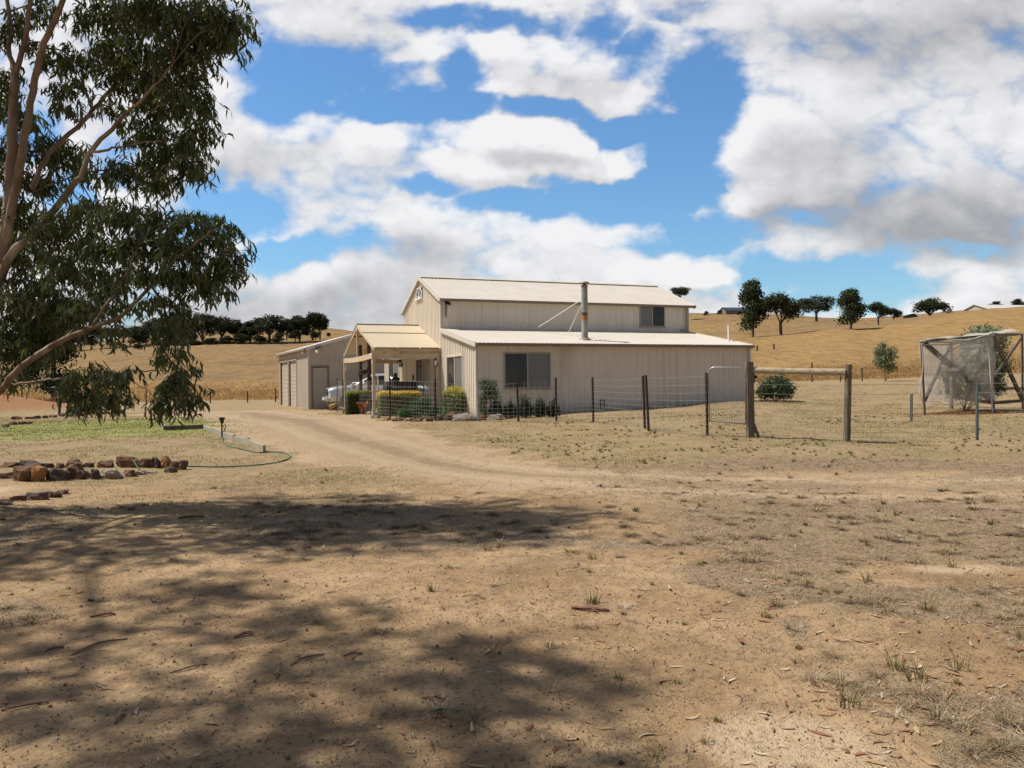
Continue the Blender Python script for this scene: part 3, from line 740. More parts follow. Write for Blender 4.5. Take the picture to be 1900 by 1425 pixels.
# fringe of taller grass and far paddock grass
p = sample_wedge(300000, PADL/.98, 190, -34, 36, .7)
p = p[(p[:, 1] > PADL-.5) & (rng.random(len(p)) < 1-sstep(p[:, 1], 61, 88))]
a_ = p[:, 0]/p[:, 1]
cl = fbm(p[:, 0]*.06, p[:, 1]*.10, 51, 4)
lim = np.where(a_ < 0, 118, 150)
pr = (1-sstep(p[:, 1], lim*.8, lim*1.05))*(.75+.25*cl)
p = p[rng.random(len(p)) < pr]; n = len(p); r_ = np.hypot(p[:, 0], p[:, 1])
o = blades('paddock_grass', p, rng.uniform(.14, .26, n)*(1-.4*sstep(r_, 110, 170)), .012+.0005*r_, rng.uniform(.0, .5, n), 2, M['golden'], np.clip(rng.normal(.5, .13, n)+.5*(fbm(p[:, 0]*.05, p[:, 1]*.15, 52, 3)-.5), 0, 1))
tag(o, 'tall golden dry grass covering the paddock', 'dry grass', kind='stuff')
# fallen leaves
def leaf_litter(n, name):
    p = sample_wedge(n, 2.6, 15, -36, 36, .7)
    cl = fbm(p[:, 0]*1.3, p[:, 1]*1.3, 61, 3); pr = .12+.9*sstep(cl, .45, .65)*(.35+.65*(p[:, 0] > .8))
    hot = sum(blob(p[:, 0], p[:, 1], *q) for q in [(1.75, 3.75, .5, .5), (2.3, 4.2, .6, .4), (1.7, 3.3, .4, .3), (2.6, 5.4, .5, .3), (-4, 9, 2.5, 1.5)])
    p = p[rng.random(len(p)) < np.clip(pr+hot, 0, 1)*.8]
    n = len(p); L = rng.uniform(.035, .10, n); W = L*rng.uniform(.14, .24, n); yaw = rng.uniform(0, 2*np.pi, n); curl = rng.uniform(-.25, .35, n)
    bend = rng.uniform(-.5, .5, n); til = rng.uniform(-.25, .25, n)
    z0 = H(p[:, 0], p[:, 1])+.004
    V = []; K = 5
    for k in range(K+1):
        t = k/K; s = t-.5
        wx = W*math.sin(math.pi*min(max(t, .02), .98))**.8*.5
        ax = s*L; ay = bend*L*(s*s*2); 
        for sg in (-1, 1):
            lx = ax; ly = ay+sg*wx
            x = p[:, 0]+lx*np.cos(yaw)-ly*np.sin(yaw); y = p[:, 1]+lx*np.sin(yaw)+ly*np.cos(yaw)
            V.append(np.stack([x, y, z0+np.abs(curl)*L*(s*s*3)+sg*wx*til+.002], -1))
    V = np.stack(V, 1).reshape(-1, 3); b = (np.arange(n)*(2*K+2))[:, None]
    Fq = np.concatenate([np.concatenate([b+2*k, b+2*k+2, b+2*k+3, b+2*k+1], 1) for k in range(K)])
    me = fast_mesh(name, V, Fq, M['litter'], True, {'rnd': np.repeat(rng.random(n), 2*K+2)})
    return link_mesh(name, me)
tag(leaf_litter(5200, 'leaf_litter'), 'fallen curled gum leaves scattered on the dirt', 'leaves', kind='stuff')
# pebbles
def pebbles(n, name):
    p = sample_wedge(n, 2.5, 12, -36, 34, .6); z = zones(p[:, 0], p[:, 1])
    n = len(p); s = rng.uniform(.002, .007, n)*(1+1.2*(rng.random(n) < .04))
    ov = np.array([(1, 0, 0), (-1, 0, 0), (0, 1, 0), (0, -1, 0), (0, 0, .8), (0, 0, -.8)]); of = np.array([(0, 2, 4), (2, 1, 4), (1, 3, 4), (3, 0, 4), (2, 0, 5), (1, 2, 5), (3, 1, 5), (0, 3, 5)])
    jit = rng.uniform(.6, 1.25, (n, 6, 1)); yaw = rng.uniform(0, 6.28, n); c, s2 = np.cos(yaw)[:, None], np.sin(yaw)[:, None]
    vv = ov[None]*jit*s[:, None, None]; X = vv[..., 0]*c-vv[..., 1]*s2; Y = vv[..., 0]*s2+vv[..., 1]*c
    z0 = H(p[:, 0], p[:, 1])
    V = np.stack([p[:, 0][:, None]+X, p[:, 1][:, None]+Y, z0[:, None]+vv[..., 2]+(s*.4)[:, None]], -1).reshape(-1, 3)
    Fq = (of[None]+(np.arange(n)*6)[:, None, None]).reshape(-1, 3)
    mt = leaf_mat('pebble_stone', [(0, (.10, .06, .04)), (.5, (.22, .14, .09)), (.9, (.34, .24, .17)), (1, (.6, .55, .48))], 0, .9, .2)
    return link_mesh(name, fast_mesh(name, V, Fq, mt, False, {'rnd': np.repeat(rng.random(n), 6)}))
tag(pebbles(16000, 'pebbles'), 'small stones and gravel grains on the dirt', 'gravel', kind='stuff')
p = sample_wedge(5200, 2.6, 14, -38, 36, .7); cl = fbm(p[:, 0]*.9, p[:, 1]*.9, 71, 3); p = p[rng.random(len(p)) < .12+.8*sstep(cl, .48, .62)]; n = len(p)
o = blades('twig_litter', p, rng.uniform(.03, .16, n), rng.uniform(.002, .005, n), rng.uniform(.9, 1.2, n), 3, leaf_mat('small_dark_twigs', [(0, (.05, .03, .022)), (.7, (.12, .075, .05)), (1, (.25, .17, .12))], 0, .9, .1), rng.random(n), base=.004, flat=.93)
tag(o, 'small dark twigs and bark crumbs strewn over the dirt', 'twigs', kind='stuff')
# sticks and bark strips: (px0,py0,px1,py1,radius,material,label)
STK = [(1062, 1141, 1132, 1147, .013, 'bark_strip', 'curved reddish bark strip lying beside a grass tuft'),
       (133, 1210, 236, 1180, .006, 'stick', 'long thin dark twig in the tree shade at left'),
       (82, 1204, 120, 1194, .008, 'stick', 'short dark stick left of the long thin twig'),
       (435, 1185, 470, 1177, .010, 'bark_strip', 'dark bark piece right of the long twig'),
       (540, 1245, 600, 1222, .006, 'stick', 'forked thin stick in the middle of the near shadow'),
       (640, 1225, 672, 1222, .007, 'stick', 'short straight stick near the right of the near shadow'),
       (320, 1248, 385, 1232, .005, 'stick', 'slender reddish twig below the long dark twig'),
       (783, 1302, 822, 1303, .006, 'bark_strip', 'short brown bark bit at the shadow edge'),
       (215, 1348, 232, 1330, .008, 'stick', 'stubby black stick near the bottom left'),
       (0, 1320, 92, 1306, .007, 'stick', 'long stick at the bottom left image edge'),
       (168, 1143, 215, 1140, .009, 'bark_strip', 'dark bark scrap lying under the tree shade edge'),
       (795, 1330, 855, 1327, .004, 'hose', 'narrow greenish dry leaf on bare dirt'),
       (330, 968, 380, 965, .012, 'bark_strip', 'dark bark slab in the far tree shadow'),
       (1475, 1095, 1525, 1105, .006, 'stick', 'thin curved twig on straw at the right'),
       (858, 1120, 900, 1124, .004, 'stick', 'small fine twig on the sunny bare strip')]
for (x0, y0, x1, y1, rr, mt, lab) in STK:
    a = GP(x0, y0); b = GP(x1, y1); pts = []
    sd = Vector((-(b-a).y, (b-a).x, 0))*rng.uniform(-.10, .10)
    for k in range(7):
        t = k/6; q = a.lerp(b, t)+sd*math.sin(t*math.pi)+Vector((rng.normal(0, .004), rng.normal(0, .004), 0)); q.z = float(H(q.x, q.y))+rr*.7+.01*math.sin(t*3.14); pts.append(q)
    mb = MB().tube(pts, [rr*(.6+.4*math.sin(.4+2.3*k/6)) for k in range(7)], 6)
    if rng.random() < .4: mb.tube([pts[3], pts[3]+(b-a)*.25+sd.normalized()*.06], [rr*.6, rr*.3], 5)
    tag(mb.build('bark_strip' if mt == 'bark_strip' else ('fallen_leaf' if mt == 'hose' else 'stick'), M[mt], origin=a), lab, 'bark' if mt == 'bark_strip' else ('leaf' if mt == 'hose' else 'stick'), 'sticks and bark on the ground')
# ------------------------------------------------------------------ ribbed sheet helper
def rib_profile(s0, s1, pitch, depth, kind='trap'):
    out = []; s = s0
    if kind == 'trap':
        while s < s1-1e-6:
            for ds, d in ((0, 0), (pitch*.60, 0), (pitch*.70, depth), (pitch*.90, depth)):
                if s+ds < s1-1e-6: out.append((s+ds, d))
            s += pitch
    else:
        k = 0
        while s < s1-1e-6:
            out.append((s, depth*(.5+.5*math.cos(k*math.pi/2)))); s += pitch/4; k += 1
    out.append((s1, 0)); return out
def wall_sheet(mb, A, axis, nrm, s0, s1, z0, ztop, pitch=.2, depth=.022, holes=()):
    """vertical ribbed wall; A origin (x,y), axis & nrm unit 2D; ztop(s); holes (s0,s1,z0,z1) are really cut out"""
    pr = rib_profile(s0, s1, pitch, depth); cuts = sorted(set(c for h in holes for c in h[:2]))
    ss = [p[0] for p in pr]
    for c in cuts:
        if all(abs(c-q) > 1e-3 for q in ss):
            d = np.interp(c, ss, [p[1] for p in pr]); pr.append((c, float(d))); pr.sort(); ss = [p[0] for p in pr]
    for (sa, da), (sb, db) in zip(pr[:-1], pr[1:]):
        mid = (sa+sb)/2; bands = [(z0, None)]
        for h in sorted(holes, key=lambda q: q[2]):
            if h[0] < mid < h[1]:
                lo = bands.pop()[0]; bands += [(lo, h[2]), (h[3], None)]
        for (lo, hi) in bands:
            P_ = []
            ha = ztop(sa) if hi is None else hi; hb = ztop(sb) if hi is None else hi
            if ha <= lo and hb <= lo: continue
            for (s, d, z) in ((sa, da, lo), (sb, db, lo), (sb, db, hb), (sa, da, ha)):
                P_.append((A[0]+axis[0]*s+nrm[0]*d, A[1]+axis[1]*s+nrm[1]*d, z))
            mb.add(P_, [(0, 1, 2, 3)])
def roof_sheet(mb, p00, p10, p11, p01, pitch=.19, depth=.025, kind='cor', th=.03):
    """corrugated slope; p00->p10 along the ridge direction (eave), p01,p11 the upper edge"""
    p00, p10, p11, p01 = map(Vector, (p00, p10, p11, p01)); L = (p10-p00).length
    n = (p10-p00).cross(p01-p00).normalized()
    if n.z < 0: n = -n
    pr = rib_profile(0, L, pitch, depth, kind)
    lo = [p00.lerp(p10, s/L)+n*d for s, d in pr]; hi = [p01.lerp(p11, s/L)+n*d for s, d in pr]
    k = len(pr); vs = lo+hi+[p00-n*th, p10-n*th, p11-n*th, p01-n*th]
    fs = [(i, i+1, k+i+1, k+i) for i in range(k-1)]+[(2*k, 2*k+3, 2*k+2, 2*k+1)]
    fs += [tuple(range(k))[::-1]+(2*k, 2*k+1), tuple(range(k, 2*k))+(2*k+2, 2*k+3)]
    mb.add(vs, fs)
def window(parent, A, axis, nrm, s0, s1, z0, z1, fm, panes, fw=.045, name='window', pro=.035, depth=.06):
    """framed window: frame bars, two sashes, panes set back; axis/nrm 2D in parent space"""
    def q(s, z, d): return (A[0]+axis[0]*s+nrm[0]*d, A[1]+axis[1]*s+nrm[1]*d, z)
    mb = MB(); nv = (nrm[0], nrm[1], 0)
    for (a, b) in ((q(s0, z0+fw/2, pro-depth/2), q(s1, z0+fw/2, pro-depth/2)), (q(s0, z1-fw/2, pro-depth/2), q(s1, z1-fw/2, pro-depth/2))): mb.beam(a, b, depth, fw)
    for s in (s0+fw/2, s1-fw/2): mb.beam(q(s, z0+fw, pro-depth/2), q(s, z1-fw, pro-depth/2), fw, depth, up=nv)
    sm = (s0+s1)/2
    mb.beam(q(sm, z0+fw, pro-depth/2-.003), q(sm, z1-fw, pro-depth/2-.003), fw*1.1, depth*.8, up=nv)
    w = mb.build(name, fm, parent)
    for k, mt in enumerate(panes):
        a, b = (s0+fw, sm-fw*.55) if k == 0 else (sm+fw*.55, s1-fw)
        d = pro-depth*.55-.006*k
        pb = MB(); pb.add([q(a, z0+fw, d), q(b, z0+fw, d), q(b, z1-fw, d), q(a, z1-fw, d)], [(0, 1, 2, 3)])
        pb.build('pane', mt, w)
    mb = MB(); mb.beam(q(s0-.03, z0-.02, pro/2+.012), q(s1+.03, z0-.02, pro/2+.012), pro+.05, .03); mb.build('sill', fm, w)
    return w

# ------------------------------------------------------------------ house
TH = R(21.0); HA = Vector((-1.16, 26.8, 0.48))
house = tag(empty('house', HA, TH), 'cream ribbed-steel barn style house with raised centre roof and gabled porch', 'house')
hu = Vector((math.cos(TH), math.sin(TH), 0)); hv = Vector((-math.sin(TH), math.cos(TH), 0))
def HW(u, v, z=0): return HA+hu*u+hv*v+Vector((0, 0, z))
L = 10.84; V1 = 4.18; V2 = 10.2; V3 = 14.4; VR = 7.19
ZE = 2.41; ZL = 3.15; ZU = 4.33; ZR = 5.49
def ridge(v): return ZU+(ZR-ZU)*(1-abs(v-VR)/(VR-V1))
def gab(v):
    if v < V1: return ZE+(ZL-ZE)*v/V1
    if v > V2: return ZE+(ZL-ZE)*(V3-v)/(V3-V2)
    return ridge(v)
mb = MB()
wall_sheet(mb, (0, 0), (1, 0), (0, -1), 0, L, -.5, lambda s: ZE-.02, .29, .02, [(.97, 2.65, .88, 2.07)])
wall_sheet(mb, (0, V1), (1, 0), (0, -1), 0, L+.1, ZL-.25, lambda s: ZU-.02, .29, .02, [(8.6, 9.78, 3.38, 4.27)])
# gable end toward the porch, openings cut for windows and door
wall_sheet(mb, (0, 0), (0, 1), (-1, 0), 0, V3, -.5, lambda s: gab(s)-.03, .2, .03,
           [(1.47, 3.37, .80, 2.05), (11.2, 13.3, .75, 2.18), (5.74, 8.0, 0.0, 2.1), (6.9, 7.74, 4.60, 5.05)])
wall_sheet(mb, (L, 0), (0, 1), (1, 0), 0, V3, -.5, lambda s: gab(s)-.03, .2, .02)
wall_sheet(mb, (0, V3), (1, 0), (0, 1), 0, L, -.5, lambda s: ZE-.02, .29, .02)
wall_sheet(mb, (0, V2), (1, 0), (0, 1), 0, L, ZL-.25, lambda s: ZU-.02, .29, .02)
mb.build('wall', M['wall'], house)
mb = MB(); mb.box((.2, .2, -.3), (L-.2, V3-.2, .02)); mb.build('floor_slab', M['concrete'], house)
# black shell added behind the openings, painted as the shade of unlit rooms
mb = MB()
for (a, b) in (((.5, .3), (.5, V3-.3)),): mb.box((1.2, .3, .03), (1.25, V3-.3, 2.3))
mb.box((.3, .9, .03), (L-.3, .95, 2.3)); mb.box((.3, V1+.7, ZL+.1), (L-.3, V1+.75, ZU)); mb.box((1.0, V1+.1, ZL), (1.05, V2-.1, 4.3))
mb.build('dark_room_shell', M['black'], house)
oh = .14
def roof_pair(vlo, zlo, vhi, zhi, u0, u1, name):
    mb = MB(); roof_sheet(mb, (u0, vlo, zlo), (u1, vlo, zlo), (u1, vhi, zhi), (u0, vhi, zhi), .15, .011); return mb.build(name, M['roof'], house)
sl1 = (ZL-ZE)/V1; sl2 = (ZR-ZU)/(VR-V1)
roof_pair(-oh, ZE-oh*sl1+.01, V1-.02, ZL, -.08, L+.12, 'roof')
roof_pair(V3+oh, ZE-oh*sl1+.01, V2+.02, ZL, -.08, L+.12, 'roof')
roof_pair(V1-oh, ZU-oh*sl2+.01, VR, ZR, -.08, L+.35, 'roof')
roof_pair(V2+oh, ZU-oh*sl2+.01, VR, ZR, -.08, L+.35, 'roof')
# ridge cap, barge flashings, gutters, fascias, corner flashings
mb = MB(); mb.beam((-.1, VR-.09, ZR+.012), (L+.37, VR-.09, ZR+.012), .2, .02, up=(0, -.36, .93)); mb.beam((-.1, VR+.09, ZR+.012), (L+.37, VR+.09, ZR+.012), .2, .02, up=(0, .36, .93)); mb.build('ridge_cap', M['roof'], house)
mb = MB()
for (a, b) in (((V1-oh, ZU-oh*sl2), (VR, ZR)), ((V2+oh, ZU-oh*sl2), (VR, ZR)), ((-oh, ZE-oh*sl1), (V1-.03, ZL)), ((V3+oh, ZE-oh*sl1), (V2+.03, ZL))):
    for ux in (-.09, L+(.36 if a[1] > 4 else .13)):
        mb = MB(); mb.beam((ux, a[0], a[1]-.045), (ux, b[0], b[1]-.045), .03, .17); mb.build('barge_flashing', M['roof'], house)
mb = MB()
for (a, b) in (((V1-oh, ZU-oh*sl2), (VR, ZR)), ((V2+oh, ZU-oh*sl2), (VR, ZR)), ((-oh, ZE-oh*sl1), (V1-.03, ZL))):
    mb.beam((-.115, a[0], a[1]-.135), (-.115, b[0], b[1]-.135), .02, .018)
mb.build('flashing_edge', M['trim'], house)
for (v, z, sg, ue) in ((-oh-.06, ZE-oh*sl1, -1, L+.14), (V3+oh+.06, ZE-oh*sl1, 1, L+.14), (V1-oh-.06, ZU-oh*sl2, -1, L+.37), (V2+oh+.06, ZU-oh*sl2, 1, L+.37)):
    mb = MB(); mb.beam((-.1, v, z-.045), (ue, v, z-.045), .11, .10); mb.build('gutter', M['trim'], house, bevel=.012)
mb = MB()
for (u, v, z1, z0) in ((-.012, -.012, ZE-.07, -.5), (L+.012, -.012, ZE-.07, -.5), (-.012, V1-.012, ZU-.07, ZL-.1), (L+.1, V1-.012, ZU-.07, ZL-.1)):
    MB().box((u-.035, v-.025, z0), (u+.035, v+.045, z1)).build('corner_flashing', M['roof'], house)
mb = MB(); mb.tube([(L+.05, -.06, ZE-.12), (L+.05, -.06, -.4)], .04, 8); mb.build('downpipe', M['frame_pale'], house)
mb = MB(); mb.tube([(L+.02, V1-.08, ZU-.12), (L+.02, V1-.08, ZL+.14), (L-.2, V1-.1, ZL+.08), (L-.3, V1-.1, ZL+.08)], .04, 8); mb.build('downpipe', M['frame'], house)
mb = MB(); mb.tube([(L-.05, 1.1, 2.4), (L-.05, 1.1, 3.25)], .045, 8); mb.build('vent_pipe', M['white'], house)
# windows
window(house, (0, 0), (1, 0), (0, -1), .95, 2.67, .86, 2.09, M['frame'], (M['glass'], M['blind']), .05)
window(house, (0, V1), (1, 0), (0, -1), 8.58, 9.80, 3.36, 4.29, M['frame'], (M['blind'], M['glass']), .045)
window(house, (0, 0), (0, 1), (-1, 0), 1.45, 3.39, .78, 2.07, M['frame_pale'], (M['blind'], M['glass']), .05, pro=.05)
window(house, (0, 0), (0, 1), (-1, 0), 11.15, 13.35, .73, 2.20, M['frame_pale'], (M['blind'], M['glass']), .05, pro=.05)
window(house, (0, 0), (0, 1), (-1, 0), 5.70, 8.04, .0, 2.12, M['frame_pale'], (M['blind'], M['glass']), .05, 'sliding_door', pro=.05)
# fan-shaped gable window
mb = MB(); c = (-.05, 7.32, 4.62)
oct_ = [(-.42, 0), (.42, 0), (.42, .22), (.24, .42), (-.24, .42), (-.42, .22)]
q = [(-.055, c[1]+a, c[2]+b) for a, b in oct_]
for a, b in zip(q, q[1:]+q[:1]): mb.beam(a, b, .04, .03, up=(1, 0, 0))
for a in ((-.40, .12), (-.2, .40), (.0, .42), (.2, .40), (.40, .12)): mb.beam((-.055, c[1], c[2]+.02), (-.055, c[1]+a[0], c[2]+a[1]), .02, .014, up=(1, 0, 0))
mb.beam((-.075, c[1]-.5, c[2]-.03), (-.075, c[1]+.5, c[2]-.03), .08, .05)
w_ = mb.build('gable_window', M['white'], house)
mb = MB(); mb.add([(-.03, c[1]+a, c[2]+b) for a, b in oct_], [(0, 1, 2, 3, 4, 5)]); mb.build('pane', M['glass'], w_)
# flue with cowl, guys
fu, fv = 4.48, 1.0; fz = ZE+sl1*fv
mb = MB(); mb.lathe((fu, fv, 0), [(.115, fz-.15), (.115, 4.55), (.12, 4.56)], 16); fl = mb.build('flue', M['flue_rust'], house, smooth=False)
mb = MB(); mb.lathe((fu, fv, 0), [(.13, 4.52), (.13, 4.56), (.07, 4.60), (.07, 4.64), (.19, 4.65), (.16, 4.69), (.02, 4.72)], 16); mb.build('cowl', M['trim'], fl)
mb = MB(); mb.lathe((fu, fv, 0), [(.26, fz-.04), (.20, fz+.05), (.13, fz+.08), (.12, fz+.12)], 16); mb.build('flashing_collar', M['trim'], fl)
for (a, b) in ((3.7, 3.95), (4.8, 3.1)):
    mb = MB(); mb.tube([(fu, fv, 4.12), (a, b, ZE+sl1*b+.02)], .014, 5); mb.build('guy_rod', M['white'], fl)
# camera with solar panel, at the top left of the upper wall
mb = MB(); mb.beam((.17, V1-.06, 3.6), (.17, V1-.06, 4.08), .03, .03); mb.beam((.08, V1-.22, 4.12), (.30, V1-.20, 4.10), .22, .02, up=(0, -.6, .8)); cm = mb.build('security_camera', M['black'], house)
mb = MB(); mb.tube([(.27, V1-.18, 4.02), (.27, V1-.18, 3.93)], [.03, .045], 8); mb.ell((.27, V1-.18, 3.88), (.055, .055, .09), 10, 8); mb.build('camera_body', M['white'], cm, smooth=True)
# wall fittings by the entry
def lantern(u, v, z, nm='wall_lantern', out=(-1, 0)):
    mb = MB(); x, y = u+out[0]*.16, v+out[1]*.16
    mb.tube([(u, v, z-.05), (u+out[0]*.05, v+out[1]*.05, z-.12), (x, y, z-.14)], .012, 5)
    mb.box((u-.03, v-.03, z-.10), (u+.03, v+.03, z+.02))
    mb.lathe((x, y, z), [(.03, -.14), (.06, -.12), (.06, -.11)], 6); mb.lathe((x, y, z), [(.09, .10), (.05, .15), (.02, .19), (.01, .22)], 6)
    for k in range(6):
        a = k*math.pi/3; mb.tube([(x+.055*math.cos(a), y+.055*math.sin(a), z-.11), (x+.085*math.cos(a), y+.085*math.sin(a), z+.10)], .006, 4)
    o = mb.build(nm, M['black'], house)
    g_ = MB(); g_.lathe((x, y, z), [(.048, -.11), (.076, .10)], 6); g_.build('lamp_glass', M['lamp_glass'], o); return o
lantern(-.16, 4.27, 1.84, out=(-.6, -.8)); lantern(-.03, 10.5, 1.98, out=(-.5, .87)); lantern(-2.15, 7.47, 1.82, out=(0, 1)); 
mb = MB(); mb.ell((-.06, 8.45, 1.35), (.03, .10, .14), 10, 8); mb.build('wall_plaque', M['rock_rust'], house, smooth=True)
mb = MB(); mb.box((-.07, 4.9, .5), (-.045, 5.25, 1.9)); mb.build('wall_board', M['frame'], house)
mb = MB(); mb.tube([(4.2, 12.6, 2.6), (4.2, 12.6, 5.0)], .025, 6); mb.tube([(3.9, 12.6, 4.7), (4.5, 12.6, 4.7)], .01, 4); mb.build('aerial_mast', M['galv'], house)
mb = MB(); mb.tube([(4.55, -.05, .12), (4.55, -.05, .42), (4.7, -.05, .42), (4.7, -.05, .16)], .022, 6); mb.build('wall_tap', M['black'], house)

# porch (fixed to the house)
PU = -2.57; PV0 = 4.32; PV1 = 10.75; PVR = 7.6; PZE = 2.43; PZR = 3.44
gz = lambda u, v: float(Hs(HW(u, v).x, HW(u, v).y))-HA.z
def PZ(v): return PZE+(PZR-PZE)*(1-abs(v-PVR)/(PVR-PV0 if v < PVR else PV1-PVR))
for (va, vb) in ((PV0, PVR), (PV1, PVR)):
    mb = MB(); vm = va+(vb-va)*.62; za, zm, zb = PZ(va), PZ(vm), PZR
    sg = 1 if vb > va else -1
    mb.beam(((PU-.05)/1, (va-.12*sg+vm)/2, (za-.03+zm)/2+.03), (-.02, (va-.12*sg+vm)/2, (za-.03+zm)/2+.03), math.hypot(vm-va+.12*sg, zm-za), .012, up=(0, -(zm-za), (vm-va)*1.0) if sg > 0 else (0, (zm-za), -(vm-va)))
    mb.beam((PU-.05, (vm+.0*sg+vb)/2, (zm+zb)/2+.065), (-.02, (vm+vb)/2, (zm+zb)/2+.065), math.hypot(vb-vm, zb-zm)+.05, .012, up=(0, -(zb-zm), (vb-vm)) if sg > 0 else (0, (zb-zm), -(vb-vm)))
    mb.build('porch_roof', M['porch_cloth'], house)
    mb = MB(); mb.beam((PU-.04, vm, zm+.035), (-.03, vm, zm+.035), .05, .05); mb.build('porch_batten', M['trim'], house)
mb = MB(); mb.beam((PU-.04, PVR, PZR+.09), (-.03, PVR, PZR+.09), .10, .03); mb.build('porch_ridge_cap', M['trim'], house)
# rafters, beams
for uu in (PU, -1.7, -.85, -.08):
    mb = MB(); mb.beam((uu, PV0-.16, PZ(PV0)-.07), (uu, PVR, PZR-.03), .05, .11); mb.beam((uu, PV1+.16, PZ(PV1)-.07), (uu, PVR, PZR-.03), .05, .11); mb.build('porch_rafter', M['porch_wood'], house)
mb = MB(); mb.beam((PU-.03, PV0, 2.10), (0-.02, PV0, 2.10), .05, .19); mb.beam((PU-.03, PV0, 2.34), (-.02, PV0, 2.34), .05, .09); mb.build('porch_side_beam', M['porch_wood'], house)
mb = MB(); mb.beam((PU-.03, PV0, 2.415), (-.02, PV0, 2.415), .07, .03); mb.build('porch_gutter', M['trim'], house)
mb = MB(); mb.beam((PU-.03, PV1, 2.10), (-.02, PV1, 2.10), .05, .19); mb.build('porch_side_beam', M['porch_wood'], house)
mb = MB()   # slightly bowed front beam
pts = [(PU-.04, PV0+(PV1-PV0)*k/8, 2.13-.05*math.sin(math.pi*k/8)) for k in range(9)]
for a, b in zip(pts[:-1], pts[1:]): mb.beam(a, b, .05, .20)
mb.build('porch_front_beam', M['porch_wood'], house)
mb = MB(); mb.beam((PU, PVR, 2.2), (PU, PVR, 3.38), .09, .07, up=(1, 0, 0)); mb.build('king_post', M['porch_wood'], house)
for (u, v) in ((PU, PV0+.02), (PU, PV1-.02), (-.12, PV0+.02)):
    mb = MB(); z0 = gz(u, v)-.1; mb.box((u-.055, v-.055, z0), (u+.055, v+.055, 2.01)); mb.build('porch_post', M['porch_wood'], house, bevel=.008)
for (u, v) in ((PU+.35, 8.9), (PU+.42, 7.4)):
    mb = MB(); z0 = gz(u, v)-.1; mb.tube([(u, v, z0), (u, v+.01, 1.2), (u, v, 2.75)], [.085, .08, .075], 9); mb.build('dark_post', M['dark_wood'], house)
mb = MB(); mb.tube([(PU+.42, 7.4, 2.7), (PU+.40, 7.36, 2.95), (PU+.42, 7.2, 3.1)], [.06, .075, .05], 8); mb.build('owl_figure', M['galv'], house, smooth=True)
for (u0, v0, u1, v1) in ((PU, PV0, PU, PV0+.45), (PU, PV1, PU, PV1-.45)):
    mb = MB(); mb.beam((u0, v0, 1.55), (u1, v1, 2.03), .04, .04); mb.build('porch_brace', M['porch_wood'], house)
mb = MB(); mb.box((-2.5, 4.4, -.12), (-.03, 10.6, .01)); mb.build('porch_floor', M['concrete'], house)

# hanging basket, garden gate
def at_house(name, u, v, label, cat, group=None, dz=None, rz=0):
    p = HW(u, v); z = float(H(p.x, p.y)) if dz is None else HA.z+dz
    return tag(empty(name, (p.x, p.y, z), TH+rz), label, cat, group)
t = at_house('hanging_basket', PU+.1, 7.05, 'dark hanging basket under the porch front beam', 'basket', dz=1.45)
mb = MB(); mb.lathe((0, 0, 0), [(.05, 0), (.16, .06), (.21, .18), (.2, .2)], 12); mb.build('bowl', M['dark_wood'], t)
mb = MB(); [mb.tube([(.19*math.cos(a), .19*math.sin(a), .19), (0, 0, .60)], .006, 4) for a in (0, 2.1, 4.2)]; mb.build('chain', M['black'], t)
t = at_house('garden_gate', PU-.05, 8.1, 'small white framed garden gate with scrolled top between dark porch posts', 'gate')
mb = MB(); mb.tube([(0, -.62, .05), (0, -.62, 1.05), (0, -.58, 1.22), (0, -.48, 1.30), (0, .48, 1.30), (0, .58, 1.22), (0, .62, 1.05), (0, .62, .05), (0, -.62, .05)], .022, 8); mb.tube([(0, -.62, .95), (0, .62, .95)], .018, 6); mb.build('gate_frame', M['white'], t)
mb = MB()
for k in range(3):
    cy = -.36+k*.36; mb.tube([(0, cy+.13*math.cos(a)*(1-a/14), 1.12+.13*math.sin(a)*(1-a/14)) for a in np.linspace(0, 10, 26)], .012, 5)
mb.build('scroll', M['trim'], t)
mb = MB(); [mb.tube([(0, -.6, z), (0, .6, z)], .005, 4) for z in np.linspace(.12, .85, 8)]; [mb.tube([(0, y, .05), (0, y, .94)], .004, 4) for y in np.linspace(-.5, .5, 7)]; mb.build('gate_mesh', M['wire'], t)
# barbecue behind the hedge
t = at_house('barbecue', -1.2, 6.0, 'black hooded barbecue under the porch behind the golden hedge', 'barbecue', dz=.0)
mb = MB(); prof = [(-.32, .82), (-.30, 1.0), (-.16, 1.14), (.1, 1.17), (.28, 1.08), (.32, .82)]
mb.loft([[(x, y, z) for (y, z) in prof] for x in (-.62, .62)]); mb.build('hood', M['black'], t, bevel=.02)
mb = MB(); mb.box((-.62, -.30, .62), (.62, .30, .81)); mb.box((-.95, -.27, .78), (-.64, .27, .81)); mb.box((.64, -.27, .78), (.95, .27, .81)); mb.build('firebox', M['black'], t)
for x in (-.55, .55):
    for y in (-.25, .25): MB().box((x-.025, y-.025, 0), (x+.025, y+.025, .62)).build('leg', M['galv'], t)
mb = MB(); mb.tube([(-.4, -.36, .93), (.4, -.36, .93)], .014, 6); mb.build('handle', M['galv'], t)
t = at_house('garden_statue', -1.15, 7.0, 'small dark seated figure ornament behind the barbecue', 'ornament', dz=.0)
mb = MB(); mb.lathe((0, 0, 0), [(.20, 0), (.18, .5), (.16, .95), (.24, 1.0), (.24, 1.05)], 10); mb.build('pedestal', M['rock_dark'], t)
mb = MB(); mb.ell((0, 0, 1.2), (.16, .14, .18), 10, 8); mb.ell((.0, 0, 1.43), (.08, .08, .10), 8, 6); mb.ell((.1, .05, 1.28), (.1, .06, .06), 8, 6); mb.build('figure', M['rock_dark'], t, smooth=True)

